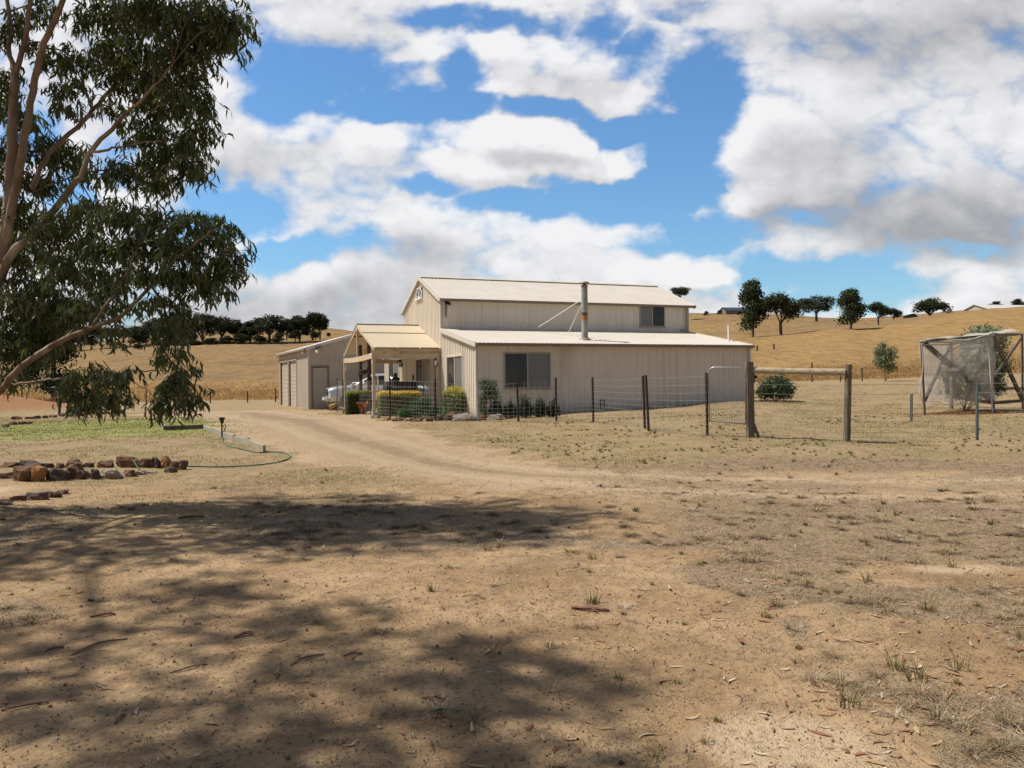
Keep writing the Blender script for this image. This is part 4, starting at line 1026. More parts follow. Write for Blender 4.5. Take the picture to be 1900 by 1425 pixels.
# ------------------------------------------------------------------ garage
GT = R(25.0); GA = Vector((-10.68, 42.4, .27))
garage = tag(empty('garage', GA, GT), 'tan ribbed-steel garage with two roller doors and a side door', 'garage')
GL = 9.5; GE = 3.25
def gg(s): return GE+.29*min(s, 6.6-s)
mb = MB()
wall_sheet(mb, (0, 0), (1, 0), (0, -1), 0, 6.6, -.4, gg, .29, .02, [(.2, 1.05, 0.02, 2.24)])
wall_sheet(mb, (0, 0), (0, 1), (-1, 0), 0, GL, -.4, lambda s: GE, .29, .02, [(3.3, 5.7, 0, 2.7), (6.0, 8.75, 0, 2.7)])
wall_sheet(mb, (0, GL), (1, 0), (0, 1), 0, 6.6, -.4, gg, .29, .02)
wall_sheet(mb, (6.6, 0), (0, 1), (1, 0), 0, GL, -.4, lambda s: GE, .29, .02)
mb.build('wall', M['gar_wall'], garage)
for (u0, z0, u1, z1) in ((-.15, GE-.04, 3.3, GE+.957), (6.75, GE-.04, 3.3, GE+.957)):
    mb = MB(); roof_sheet(mb, (u0, -.1, z0+.03), (u0, GL+.1, z0+.03), (u1, GL+.1, z1+.03), (u1, -.1, z1+.03), .19, .02); mb.build('roof', M['roof'], garage)
for ux in (-.15, 6.75): MB().beam((ux, -.11, GE-.07), (3.3, -.11, GE+.93), .03, .14).build('barge_flashing', M['roof'], garage)
mb = MB(); mb.beam((-.2, -.1, GE-.08), (-.2, GL+.1, GE-.08), .10, .10); mb.build('gutter', M['trim'], garage)
mb = MB(); mb.box((-.03, -.035, -.4), (.04, .03, GE-.05)); mb.build('corner_flashing', M['roof'], garage)
for (a, b) in ((3.3, 5.7), (6.0, 8.75)):
    mb = MB(); n = 34; prof = []
    for k in range(n*2+1): prof.append((.05+.018*(k % 2), 2.7*k/(n*2)))
    for (d0, z0), (d1, z1) in zip(prof[:-1], prof[1:]): mb.add([(d0, a, z0), (d0, b, z0), (d1, b, z1), (d1, a, z1)], [(0, 1, 2, 3)])
    rd = mb.build('roller_door', M['gar_wall'], garage)
    mb = MB(); [mb.box((-.045, y-.05, -.02), (.02, y+.05, 2.75)) for y in (a-.03, b+.03)]; mb.box((-.044, a+.02, 2.70), (.02, b-.02, 2.78)); mb.build('door_frame', M['frame'], rd)
mb = MB(); mb.box((.24, .01, .02), (1.01, .035, 2.2)); dr = mb.build('door', M['frame'], garage)
mb = MB(); mb.box((.16, -.04, -.05), (.215, .02, 2.25)); mb.box((1.03, -.04, -.05), (1.09, .02, 2.25)); mb.box((.16, -.042, 2.251), (1.09, .02, 2.31)); mb.build('door_frame', M['trim'], dr)
MB().ell((.94, -.05, 1.05), (.03, .04, .03), 8, 6).build('handle', M['galv'], dr)
for (u, v) in ((.35, -.16), (-.18, .9)):
    mb = MB(); mb.beam((u, v, 3.22), (u+.3, v-.02, 3.30), .2, .06); fl_ = mb.build('floodlight', M['black'], garage); MB().ell((u+.06, v-.10, 3.02), (.09, .09, .09), 10, 8).build('lamp', M['white'], fl_, smooth=True)
mb = MB(); mb.ell((-.22, GL-.1, 3.05), (.07, .07, .07), 8, 6); mb.build('lamp', M['white'], garage)

# ------------------------------------------------------------------ car
cu, cv = -2.62, 15.35
cp = HW(cu, cv); cz = float(Hs(cp.x+2, cp.y+1))
car = tag(empty('parked_car', (cp.x, cp.y, cz-.02), TH), 'silver four-wheel-drive wagon parked between garage and house, nose to the left', 'car')
# x: 0 nose .. 4.9 tail; y: 0 near side .. 1.9
W_ = 1.9
def ring(x, zb, zt, inset, zs=None):
    """cross-section: sill, side bulge, shoulder, top"""
    zs = zs or zt-.06; i = inset
    half = [(i+.06, zb), (i+.01, zb+.12), (i, zb+.35), (i+.02, zs-.10), (i+.05, zs), (i+.14, zt), (i+.45, zt+.02)]
    return [(x, y, z) for y, z in half]+[(x, W_-y, z) for y, z in half[::-1]]
st = [(0.02, .48, .98, .26), (.06, .36, 1.03, .16), (.16, .32, 1.07, .08), (.5, .30, 1.14, .03), (1.0, .30, 1.18, .0), (1.35, .30, 1.20, .0), (2.2, .30, 1.18, 0), (3.4, .30, 1.19, 0), (4.3, .32, 1.18, .02), (4.75, .36, 1.12, .07), (4.88, .45, 1.02, .16)]
mb = MB(); mb.loft([ring(x, zb, zt, ins) for x, zb, zt, ins in st]); body = mb.build('body', M['car'], car, smooth=True)
bm_ = body.modifiers.new('sub', 'SUBSURF'); bm_.levels = 1; bm_.render_levels = 2
# cabin
cab = [(1.28, 1.19, .12, 1.20), (1.75, 1.50, .19, 1.19), (2.18, 1.72, .24, 1.19), (2.5, 1.78, .25, 1.19), (3.5, 1.80, .25, 1.19), (4.3, 1.76, .26, 1.19), (4.62, 1.50, .22, 1.15), (4.78, 1.16, .16, 1.12)]
def cring(x, zt, ins, zb):
    lo = ins*.45; return [(x, .05+lo*.4, zb-.06), (x, ins+.03, max(zt-.10, zb)), (x, ins+.10, zt-.02), (x, ins+.3, zt), (x, W_-ins-.3, zt), (x, W_-ins-.10, zt-.02), (x, W_-ins-.03, max(zt-.10, zb)), (x, W_-.05-lo*.4, zb-.06)]
mb = MB(); mb.loft([cring(*c) for c in cab]); mb.build('cabin', M['car'], car, smooth=True)
def sidewin(name, pts_xz, sgn):
    mb = MB(); P_ = []
    for (x, z) in pts_xz:
        zt = np.interp(x, [c[0] for c in cab], [c[1] for c in cab]); ins = np.interp(x, [c[0] for c in cab], [c[2] for c in cab])
        zlo = 1.13; y0 = .05+ins*.18; y1 = ins+.03; t = (z-zlo)/max(zt-.10-zlo, .05); y = y0+(y1-y0)*min(max(t, 0), 1)-.012
        P_.append((x, y if sgn < 0 else W_-y, z))
    mb.add(P_, [tuple(range(len(P_)))]); return mb.build(name, M['glass'], car)
for sg in (-1, 1):
    sidewin('side_window', [(1.50, 1.20), (2.44, 1.20), (2.44, 1.66), (2.22, 1.62), (1.95, 1.50)], sg)
    sidewin('side_window', [(2.54, 1.20), (3.45, 1.20), (3.45, 1.67), (2.54, 1.66)], sg)
    sidewin('side_window', [(3.53, 1.22), (4.4, 1.24), (4.25, 1.62), (3.53, 1.67)], sg)
mb = MB(); mb.add([(1.36, .24, 1.25), (1.36, W_-.24, 1.25), (2.10, W_-.38, 1.70), (2.10, .38, 1.70)], [(0, 1, 2, 3)]); ws = mb.build('windscreen', M['glass'], car)
for v_ in ws.data.vertices: v_.co += Vector((-.035, 0, .03))
for (x, y, s) in ((.92, .0, -1), (3.85, .0, -1), (.92, W_, 1), (3.85, W_, 1)):
    yy = y-.015*s if True else y
    mb = MB()
    def ringw(r, yo, n=28): return [(x+r*math.cos(2*math.pi*k/n), y+yo*s, .385+r*math.sin(2*math.pi*k/n)) for k in range(n)]
    mb.loft([ringw(.30, .0), ringw(.375, .0), ringw(.385, -.04), ringw(.385, -.20), ringw(.36, -.23), ringw(.2, -.23)], closed_ends=False)
    for i_, v_ in enumerate(mb.v): pass
    wh = mb.build('wheel', M['tyre'], car, smooth=False)
    mb = MB(); mb.loft([ringw(.255, .005), ringw(.235, -.02), ringw(.06, .0)]);
    for k in range(6):
        a = k*math.pi/3; mb.beam((x, y+.012*s, .385), (x+.235*math.cos(a), y+.008*s, .385+.235*math.sin(a)), .05, .02, up=(0, 1, 0))
    mb.build('rim', M['rim'], wh)
    mb = MB(); n = 20; arc = []
    for k in range(n+1):
        a = math.pi*k/n; arc.append((a,))
    for k in range(n):
        a0, a1 = math.pi*k/n, math.pi*(k+1)/n
        for (ra, rb, dy, mt) in ((.40, .47, .012, 0),):
            mb.add([(x+ra*math.cos(a0), y+dy*s, .40+ra*math.sin(a0)), (x+rb*math.cos(a0), y+dy*s, .40+rb*math.sin(a0)), (x+rb*math.cos(a1), y+dy*s, .40+rb*math.sin(a1)), (x+ra*math.cos(a1), y+dy*s, .40+ra*math.sin(a1))], [(0, 1, 2, 3)])
    mb.build('wheel_arch', M['car'], car)
    mb = MB(); mb.loft([[(x+.42*math.cos(2*math.pi*k/24), y+q_*s, .40+.42*math.sin(2*math.pi*k/24)) for k in range(24)] for q_ in (.003, .001)]); mb.build('wheel_well', M['car_dark'], car)
mb = MB()
mb.beam((-.02, .42, .98), (-.02, W_-.42, .98), .03, .035)
g_ = MB(); g_.beam((-.0, .46, .86), (-.0, W_-.46, .86), .05, .30); gr = g_.build('grille', M['car_dark'], car)
mb = MB(); [mb.beam((-.035, .50, z), (-.035, W_-.50, z), .03, .028) for z in (.74, .81, .88, .95)]; mb.build('grille_bar', M['chrome'], gr)
for sg in (0, 1):
    y0, y1 = (.16, .45) if sg == 0 else (W_-.45, W_-.16)
    mb = MB(); mb.ell((.11, (y0+y1)/2, .92), (.12, .17, .085), 12, 8); mb.build('headlight', M['lamp_glass'], car, smooth=True)
mb = MB(); mb.beam((-.05, .12, .50), (-.05, W_-.12, .50), .14, .22); mb.build('bumper', M['car'], car, bevel=.04)
mb = MB(); mb.beam((-.127, .25, .40), (-.127, W_-.25, .40), .03, .08); mb.build('lower_intake', M['car_dark'], car)
mb = MB(); mb.beam((-.145, .76, .52), (-.145, 1.14, .52), .01, .13); mb.build('number_plate', M['white'], car)
for y in (-.12, W_+.12):
    mb = MB(); mb.ell((1.72, y, 1.27), (.08, .13, .10), 12, 8); mb.tube([(1.74, y, 1.2), (1.78, .06 if y < 1 else W_-.06, 1.19)], .025, 6); mb.build('wing_mirror', M['car'], car, smooth=True)
for (x) in (1.42, 2.49, 3.5):
    mb = MB(); mb.box((x-.004, -.006, .42), (x+.004, .012, 1.12)); mb.build('door_seam', M['car_dark'], car)
for x in (2.28, 3.36):
    mb = MB(); mb.tube([(x-.1, -.02, 1.02), (x+.1, -.02, 1.02)], .018, 6); mb.build('door_handle', M['car'], car)

# ------------------------------------------------------------------ fences and gates
def star_post(mb, b, t, w=.033):
    b = Vector(b); t = Vector(t); base = len(mb.v); n = 6
    for p in (b, t):
        for k in range(6):
            a = k*math.pi/3+.3; r = w if k % 2 == 0 else w*.22
            mb.v.append((p.x+r*math.cos(a), p.y+r*math.sin(a), p.z))
    for k in range(6): mb.f.append((base+k, base+(k+1) % 6, base+6+(k+1) % 6, base+6+k))
    mb.f.append(tuple(base+6+k for k in range(6)))
def post_at(bx, by, tx, ty, full=False):
    b = GP(bx, by); Y = b.y; t = P3(tx, ty, Y); b.z -= .15; return b, t
fence = tag(empty('wire_fence', GP(959, 786)), 'low wire mesh fence on dark steel pickets round the house garden', 'fence')
FP = [(625.5, 764, 625.5, 703), (637, 767, 636, 706), (723, 777, 723, 702.5), (808, 782.6, 807, 704.5), (887, 785, 886, 712), (962, 786, 959, 706.5), (1032, 782, 1031, 701), (1101, 782.4, 1099, 700.5), (1197, 799.5, 1192.5, 698), (1204, 802.4, 1198, 696.5), (1312.5, 809.8, 1310.5, 692)]
posts = []
for f in FP:
    b, t = post_at(*f); posts.append((b, t)); mb = MB(); star_post(mb, b, t, .036); mb.build('picket', M['picket'] if f[0] != 887 else M['galv'], fence, world=True)
def wires(parent, seq, hs, vert, mat, r=.003, hfun=None, sag=.01, name='mesh_panel'):
    for (b0, t0), (b1, t1) in zip(seq[:-1], seq[1:]):
        mb = MB(); Lh = (Vector((b1.x, b1.y, 0))-Vector((b0.x, b0.y, 0))).length
        if Lh < .12: continue
        n = 6
        def pt(s, h):
            x = b0.x+(b1.x-b0.x)*s; y = b0.y+(b1.y-b0.y)*s; g0 = float(Hs(b0.x, b0.y)); g1 = float(Hs(b1.x, b1.y)); zb = g0+(g1-g0)*s
            T0 = t0.z-g0; T1 = t1.z-g1; T = T0+(T1-T0)*s
            return Vector((x, y-.03, zb+.05+h*(T-.12)-sag*4*s*(1-s)))
        for h in hs: mb.tube([pt(k/n, h) for k in range(n+1)], r, 4, cap=False)
        if vert:
            k = max(1, int(Lh/vert))
            for i in range(1, k): s = i/k+rng.normal(0, .004); mb.tube([pt(s, hs[0]), pt(s+rng.normal(0, .004), hs[-1])], r*.8, 3, cap=False)
        mb.build(name, mat, parent, world=True)
wires(fence, posts, [.0, .08, .16, .25, .35, .46, .58, .71, .85, 1.0], .16, M['wire'], .0033)
# tube gate, open beside the timber post
gp0, gt0 = post_at(1393, 812, 1390, 672)
gpost = tag(empty('timber_gate_post', gp0+Vector((0, 0, .15))), 'square weathered timber post with foot brace beside the tube gate', 'post')
Yg = gp0.y; wpx = 13/F*Yg
mb = MB(); mb.beam(gp0, gt0, wpx, wpx, up=(0, 1, 0), ch=.012); mb.build('post', M['old_wood'], gpost, world=True)
mb = MB(); q0 = P3(1410, 815, Yg); q0.z -= .03; mb.beam(q0, P3(1396, 782, Yg-.02), .05, .07, up=(0, 1, 0)); mb.build('foot_brace', M['old_wood'], gpost, world=True)
mb = MB(); c = P3(1402, 700, Yg); mb.box(c-Vector((.03, .03, .03)), c+Vector((.03, .03, .03))); mb.build('latch_block', M['black'], gpost, world=True)
L0 = GP(1315, 800); Yl = posts[-1][0].y+.02
gate = tag(empty('tube_gate', P3(1383, 800, Yg)), 'galvanised tube gate with rounded corner and upright bars', 'gate')
A0 = P3(1384, 787, Yg-.02); A1 = P3(1382.5, 682.5, Yg-.02); B0 = P3(1317, 782, Yl); B1 = P3(1314.5, 682, Yl)
def gpt(s, t): return A0.lerp(B0, s).lerp(A1.lerp(B1, s), t)
fr = [gpt(0, 0), gpt(0, 1), gpt(.82, 1)]+[gpt(.82+.18*math.sin(a), .88+.12*math.cos(a)) for a in np.linspace(.2, math.pi/2, 6)]+[gpt(1, .85), gpt(1, 0), gpt(0, 0)]
mb = MB(); mb.tube(fr, .017, 8); mb.build('gate_frame', M['galv'], gate, world=True, smooth=True)
for k in range(1, 20):
    s = k/20; tt = 1 if s < .84 else .88+.12*math.cos(math.asin(min((s-.82)/.18, 1)))
    mb = MB(); mb.tube([gpt(s, 0), gpt(s, tt)], .0048, 4); mb.build('bar', M['galv'], gate, world=True)
mb = MB(); [mb.beam(gpt(0, t)+Vector((-.01, 0, 0)), gpt(0, t)+Vector((.07, 0, 0)), .03, .03) for t in (.12, .85)]; mb.build('hinge', M['black'], gate, world=True)
b2, t2 = post_at(1570.5, 819, 1574.5, 677)
rail = tag(empty('timber_rail_post', b2+Vector((0, 0, .15))), 'round weathered timber strainer post carrying a horizontal pine rail', 'post')
mb = MB(); w2 = 6.4/F*b2.y; mb.tube([b2, b2.lerp(t2, .5), t2], [w2*1.05, w2, w2*.97], 14); mb.build('post', M['old_wood'], rail, world=True)
mb = MB(); a = P3(1396, 687.5, Yg); b = P3(1569, 691, b2.y); mb.tube([a, a.lerp(b, .5)+Vector((0, 0, -.004)), b], [5.8/F*Yg, 6.1/F*b.y, 6.5/F*b.y], 12); mb.build('rail', M['rail_wood'], rail, world=True)
wires_post = [(gp0, gt0), (b2, t2)]
b3, t3 = post_at(1813.5, 815, 1813.5, 709); b4 = GP(2060, 822); t4 = P3(2060, 690, b4.y)
rf = tag(empty('stock_fence', b3+Vector((0, 0, .15))), 'thin wire stock fence running right from the round timber post', 'fence')
mb = MB(); star_post(mb, b3, t3, .035); mb.build('picket', M['green_picket'], rf, world=True)
mb = MB(); star_post(mb, b4, t4, .035); mb.build('picket', M['green_picket'], rf, world=True)
G0 = lambda p: Vector((p.x, p.y, float(H(p.x, p.y))))
sq = [(gp0, P3(1390, 697, Yg)), (b2, P3(1574, 697, b2.y)), (b3, P3(1813, 694, b3.y)), (b4, P3(2060, 690, b4.y))]
wires(rf, sq, [.02, .1, .19, .28], .3, M['wire'], .004); wires(rf, sq, [.47, .74, .90, 1.06], 0, M['wire'], .004, name='plain_wire')
sq2 = [(gp0, P3(1390, 697, Yg)), (b2, P3(1574, 697, b2.y))]
b5, t5 = post_at(1691, 783, 1691.5, 732)
s5 = tag(empty('steel_picket', b5+Vector((0, 0, .15))), 'short grey-green steel picket standing alone left of the netted frame', 'picket')
mb = MB(); star_post(mb, b5, t5, .04); mb.build('post', M['green_picket'], s5, world=True)
lg = GP(1590, 821); lg2 = GP(1665, 822)
tag(MB().tube([lg+Vector((0, 0, .03)), lg2+Vector((0, 0, .025))], [.03, .022], 7).build('fallen_branch', M['old_wood'], origin=lg), 'grey branch lying on the ground along the stock fence', 'branch')

def far_fence(name, pl, label, hs, hh=1.25, mat='picket', w=.05, d=None):
    seq = []; root = None
    for (x, yb, yt) in pl:
        b = GP(x, yb, hi=(d or 420)); Y = d or b.y
        b = P3(x, yb, Y); b = Vector((b.x, Y, float(H(b.x, Y))-.1)); t = Vector((b.x, Y, b.z+.1+(yb-yt)/F*Y))
        seq.append((b, t))
    root = tag(empty(name, seq[0][0]), label, 'fence')
    for b, t in seq:
        mb = MB(); star_post(mb, b, t, w); mb.build('picket', M[mat], root, world=True)
    wires(root, seq, hs, 0, M['wire'], .006, name='plain_wire'); return root
far_fence('paddock_fence', [(-60, 770, 738), (41, 765, 735), (105, 761, 731), (190, 755, 727), (271, 749, 722), (330, 746, 719), (390, 741.5, 716), (459, 740, 718), (511, 737.5, 712), (575, 735, 711)], 'sparse steel picket fence along the golden paddock at left', [.35, .7, 1.0], d=56.0)
far_fence('road_fence', [(1400, 715, 690), (1449, 714, 688), (1507, 712.5, 675), (1560, 711, 686), (1600, 710, 685), (1740, 709, 684), (1850, 708, 684), (1960, 708, 684)], 'faint steel picket fence along the paddock at right', [.35, .7, 1.0], d=57.0)
far_fence('hill_fence', [(1340, 637, 628), (1376, 633, 624), (1405, 632, 622), (1436, 631, 621)], 'dark rail fence on the hill below the tall trees', [.5, .95], d=110.0, w=.12)

# ------------------------------------------------------------------ neighbours on the hill
def gableshed(name, px, pyb, Y, rz, wl, dp, he, hr, label, wm, rm, lean=0):
    p = P3(px, pyb, Y); o = tag(empty(name, p, rz), label, 'house')
    mb = MB(); prof = [(0, -1.5), (dp, -1.5), (dp, he), (dp/2, hr), (0, he)]
    mb.loft([[(x, y, z) for (y, z) in prof] for x in (0, wl)]); mb.build('wall', wm, o)
    for (ya, yb_) in ((-.3, dp/2), (dp+.3, dp/2)):
        mb = MB(); za = he-.3*(hr-he)/(dp/2); mb.beam((-.3, (ya+yb_)/2, (za+hr)/2+.08), (wl+.3, (ya+yb_)/2, (za+hr)/2+.08), math.hypot(yb_-ya, hr-za), .1, up=(0, -(hr-za)*(1 if ya < yb_ else -1), abs(yb_-ya))); mb.build('roof', rm, o)
    return o
o = gableshed('barn', 1838, 596, 185, R(14), 22, 9, 2.6, 4.1, 'pale barn with lower side roofs on the right hill crest', M['far_wall'], M['far_roof'])
mb = MB(); mb.loft([[(x, y, z) for (y, z) in ((-4.5, -1.5), (0, -1.5), (0, 2.0), (-4.5, 1.0))] for x in (-.0, 22)]); mb.build('side_wing', M['far_wall'], o)
mb = MB(); mb.beam((-.3, -2.3, 1.6), (22.3, -2.3, 1.6), 4.9, .1, up=(0, -.23, 1)); mb.build('side_roof', M['far_roof'], o)
mb = MB(); mb.beam((-.02, -.12, 2.55), (22, -.12, 2.55), .1, .25); [mb.box((x, -.08, 2.0), (x+1.4, -.02, 2.5)) for x in (4, 12)]; mb.build('dark_trim', M['trim'], o)
gableshed('farmhouse', 1347, 585, 290, R(8), 8, 6, 1.6, 2.9, 'dark blue roofed farmhouse peeking over the far hill', M['trim'], M['navy'])
# ------------------------------------------------------------------ rocks
def rock_mesh(w, d, h, seed, mat, sub=2):
    r_ = np.random.default_rng(seed)
    me = D.meshes.new('rock'); import bmesh
    bm = bmesh.new(); bmesh.ops.create_icosphere(bm, subdivisions=sub+1, radius=1.0)
    planes = []
    for k in range(9):
        n = r_.normal(size=3); n /= np.linalg.norm(n); planes.append((n, r_.uniform(.5, .9)))
    planes.append((np.array([0, 0, 1.]), r_.uniform(.5, .75)))
    for v in bm.verts:
        p = np.array(v.co)
        for n, dd in planes:
            s = p @ n
            if s > dd: p = p-n*(s-dd)
        p = p*(1+.09*math.sin(5*p[0]+seed)*math.cos(4*p[1]+seed*2)+.06*math.sin(9*p[2]+seed+4*p[0])+r_.normal(0, .02))
        v.co = Vector(p)
    mx_ = max(abs(v.co.x) for v in bm.verts); my_ = max(abs(v.co.y) for v in bm.verts); mz_ = max(v.co.z for v in bm.verts)
    for v in bm.verts: v.co = Vector((v.co.x/mx_*w/2, v.co.y/my_*d/2, v.co.z/mz_*h*.62+h*.38))
    bm.to_mesh(me); bm.free(); me.materials.append(M[mat]); return me
ORD = ['leftmost', 'second', 'third', 'fourth', 'fifth', 'sixth', 'seventh', 'eighth', 'ninth', 'tenth', 'eleventh', 'twelfth', 'thirteenth', 'fourteenth', 'fifteenth', 'sixteenth']
COLN = {'rock_rust': 'rusty brown', 'rock_dark': 'dark', 'rock_orange': 'orange', 'rock_pale': 'pale'}
def rock_row(lst, rowname, group):
    for i, (px, py, w, h, mt) in enumerate(lst):
        p = GP(px, py); s = p.y/F; W = w*s*1.12; Hh = h*s
        dp = max(.6*W, .8*Hh)
        me = rock_mesh(W*1.04, dp, Hh*1.0, int(px*7+py), mt)
        o = link_mesh('rock', me, None, (p.x, p.y+dp*.35, p.z-.02)); o.rotation_euler = (0, 0, random.uniform(-.2, .2))
        od = ORD[i]+' from the left' if i else 'leftmost'
        tag(o, f'{COLN[mt]} rock, {od} in {rowname}', 'rock', group)
r, k, og, pl = 'rock_rust', 'rock_dark', 'rock_orange', 'rock_pale'
rock_row([(14, 868, 34, 12, r), (50, 867, 40, 15, k), (84, 868, 24, 11, k), (108, 868, 18, 12, r), (129, 867, 36, 16, r), (160, 866, 26, 11, k), (192, 867, 30, 15, r), (235, 867, 52, 23, r), (268, 867, 24, 20, r), (287, 867, 16, 22, k), (304, 867, 18, 26, og), (320, 868, 20, 18, r), (336, 868, 20, 20, r)], 'the back row of the front border', 'rocks of the front garden border')
rock_row([(6, 887, 26, 14, r), (38, 893, 40, 30, r), (68, 892, 32, 31, og), (103, 890, 38, 26, k), (137, 887, 34, 31, r), (157, 884, 20, 17, pl), (175, 886, 18, 22, k), (204, 884, 40, 21, pl), (237, 880, 28, 15, r), (258, 877, 22, 11, pl), (278, 874, 20, 7, pl), (312, 873, 28, 13, k)], 'the front row of the front border', 'rocks of the front garden border')
rock_row([(6, 937, 34, 14, k), (30, 929, 34, 13, r), (60, 924, 44, 18, k), (92, 918, 36, 15, k), (116, 912, 24, 10, r)], 'the lowest ledge at the left edge', 'rocks of the lower left ledge')
rock_row([(30, 779, 18, 8, r), (50, 778, 15, 6, r), (66, 777, 14, 7, k), (82, 776, 15, 6, k), (97, 775, 14, 6, r), (113, 774, 13, 8, k), (127, 774, 14, 7, r), (143, 773, 17, 6, k), (156, 771, 16, 9, og), (168, 770, 15, 12, pl), (183, 770, 14, 6, r), (196, 769, 13, 6, r), (212, 768, 14, 7, og), (226, 767, 11, 6, r)], 'the far rock border below the paddock fence', 'rocks of the far border')
rock_row([(6, 793, 18, 7, r), (22, 790, 15, 8, r), (38, 789, 14, 7, k), (52, 788, 14, 6, r)], 'the short far border at the left edge', 'rocks of the short far border')
rock_row([(697, 777, 18, 8, pl), (716, 779, 14, 7, og), (738, 781, 22, 8, r), (757, 782, 16, 8, pl), (774, 783, 18, 8, r), (796, 784, 14, 9, r), (820, 783, 20, 13, k), (836, 783, 26, 17, r), (864, 784, 44, 16, pl), (893, 782, 16, 10, og), (918, 781, 30, 13, pl), (945, 779, 14, 7, og)], 'the garden edging under the house fence', 'rocks edging the house garden')

# ------------------------------------------------------------------ sleepers, sprinklers, hose
SL = [(300, 798.5, 377, 796.5, 8.5, 'old_sleeper', 'long dark horizontal timber sleeper at the far side of the lawn'),
      (297, 788.5, 304, 797.5, 7, 'concrete', 'short pale sleeper end at the left of the dark timber'),
      (377, 797.5, 392, 802, 11, 'concrete', 'first pale concrete sleeper right of the dark timber'),
      (392, 804.5, 413, 811.5, 13, 'concrete', 'concrete sleeper under the sprinkler head'),
      (413, 812, 433, 819, 13.5, 'concrete', 'concrete sleeper just right of the sprinkler'),
      (433, 820, 460, 827, 16, 'concrete', 'concrete sleeper second from the near end'),
      (459, 828, 488, 840, 16.5, 'concrete', 'nearest concrete sleeper, its dark end facing right')]
for (x0, y0, x1, y1, h, mt, lab) in SL:
    a = GP(x0, y0); b = GP(x1, y1); hh = h/F*(a.y+b.y)/2
    dz_ = rng.uniform(-.035, .012); gap = (b-a).normalized()*.02; a = a+gap; b = b-gap; a.z = a.z-.03+dz_; b.z = b.z-.03+dz_+rng.uniform(-.015, .015)
    mb = MB(); mb.beam(a+Vector((.03, 0, hh/2)), b+Vector((.03, 0, hh/2)), .055, hh+.01)
    tag(mb.build('sleeper', M[mt], origin=a, bevel=.008), lab, 'sleeper', 'sleepers edging the lawn')
p = GP(412, 812); s = p.y/F; Y = p.y
spr = tag(empty('sprinkler', p), 'black impact sprinkler standing on the concrete edging', 'sprinkler')
mb = MB(); mb.tube([p, P3(411.5, 786, Y)], .02, 8); mb.lathe(P3(412, 786, Y), [(.03, 0), (.05, .03), (.045, .06), (.055, .07), (.075, .13), (.07, .15)], 12); mb.build('body', M['black'], spr, world=True)
mb = MB(); mb.tube([P3(414, 792, Y-.04), P3(418.5, 788, Y-.04), P3(419, 794, Y-.04), P3(415, 797, Y-.04)], .012, 6); mb.build('lever', M['black'], spr, world=True)
p = GP(345, 779); Y = p.y
spr = tag(empty('sprinkler', p), 'distant sprinkler on a pale concrete foot by the gum branch tip', 'sprinkler')
mb = MB(); mb.loft([[(p.x+x, p.y+y, p.z+z) for x, y, z in q] for q in ([(-.12, -.1, -.03), (.16, -.1, -.03), (.16, .1, -.03), (-.12, .1, -.03)], [(-.1, -.08, .14), (.02, -.08, .12), (.02, .08, .12), (-.1, .08, .14)])]); mb.build('foot', M['concrete'], spr, world=True, bevel=.01)
mb = MB(); mb.tube([p+Vector((-.06, 0, .12)), P3(344, 762, Y)], [.03, .06], 8); mb.tube([p+Vector((-.05, 0, .2)), p+Vector((.18, 0, .22))], .022, 6); mb.build('body', M['black'], spr, world=True)
hp = [(412, 797, .12), (413, 812, .02), (414, 821, 0), (424, 830, 0), (440, 835, 0), (460, 839, 0), (480, 841, 0), (505, 840, 0), (525, 841, 0), (537, 846, 0), (539, 850, 0), (530, 855, 0), (510, 859, 0), (480, 861.5, 0), (440, 862.5, 0), (400, 863, 0), (360, 863.5, 0), (345, 863, 0)]
pts = [GP(x, y)+Vector((0, 0, .014+dz)) for x, y, dz in hp]
def crspline(pts, m=6):
    out = []
    for i in range(len(pts)-1):
        a = pts[max(i-1, 0)]; b = pts[i]; c = pts[i+1]; d = pts[min(i+2, len(pts)-1)]
        for k in range(m):
            t = k/m; out.append(.5*((2*b)+(c-a)*t+(2*a-5*b+4*c-d)*t*t+(3*b-a-3*c+d)*t**3))
    out.append(pts[-1]); return out
tag(MB().tube(crspline(pts), .0125, 7).build('garden_hose', M['hose'], origin=pts[3], smooth=True), 'green garden hose looping from the sprinkler to the rocks', 'hose')
pts = [GP(x, y)+Vector((0, 0, dz)) for x, y, dz in [(236, 866, .1), (246, 866, .12), (256, 871, .05), (266, 874, .02)]]
tag(MB().tube(crspline(pts), .012, 6).build('hose_end', M['hose'], origin=pts[0]), 'short green hose end lying over the front rocks', 'hose')

# rustic stand
p = GP(128, 771); Y = p.y; s = Y/F
st_ = tag(empty('timber_stand', p, .1), 'rustic dark timber stand beside the far rock border', 'stand')
for (x, y) in ((-17, 0), (-10, .5), (10, 0), (14, .45)):
    MB().beam((x*s, y, -.1), (x*s+.02, y, 26*s), .09, .09, up=(0, 1, 0)).build('leg', M['dark_wood'], st_)
mb = MB(); mb.box((-19*s, -.08, 23*s), (17*s, .1, 26*s)); mb.box((-18*s, .4, 22*s), (17*s, .55, 25*s)); mb.beam((-19*s, -.05, 29*s), (-17*s, -.05, 22*s), .08, .08); mb.build('top_rail', M['dark_wood'], st_)
mb = MB(); mb.lathe((-2*s, .2, 0), [(.16, 0), (.2, .1), (.14, .3), (.17, .4), (.1, .45)], 10); mb.build('drum', M['rock_dark'], st_)

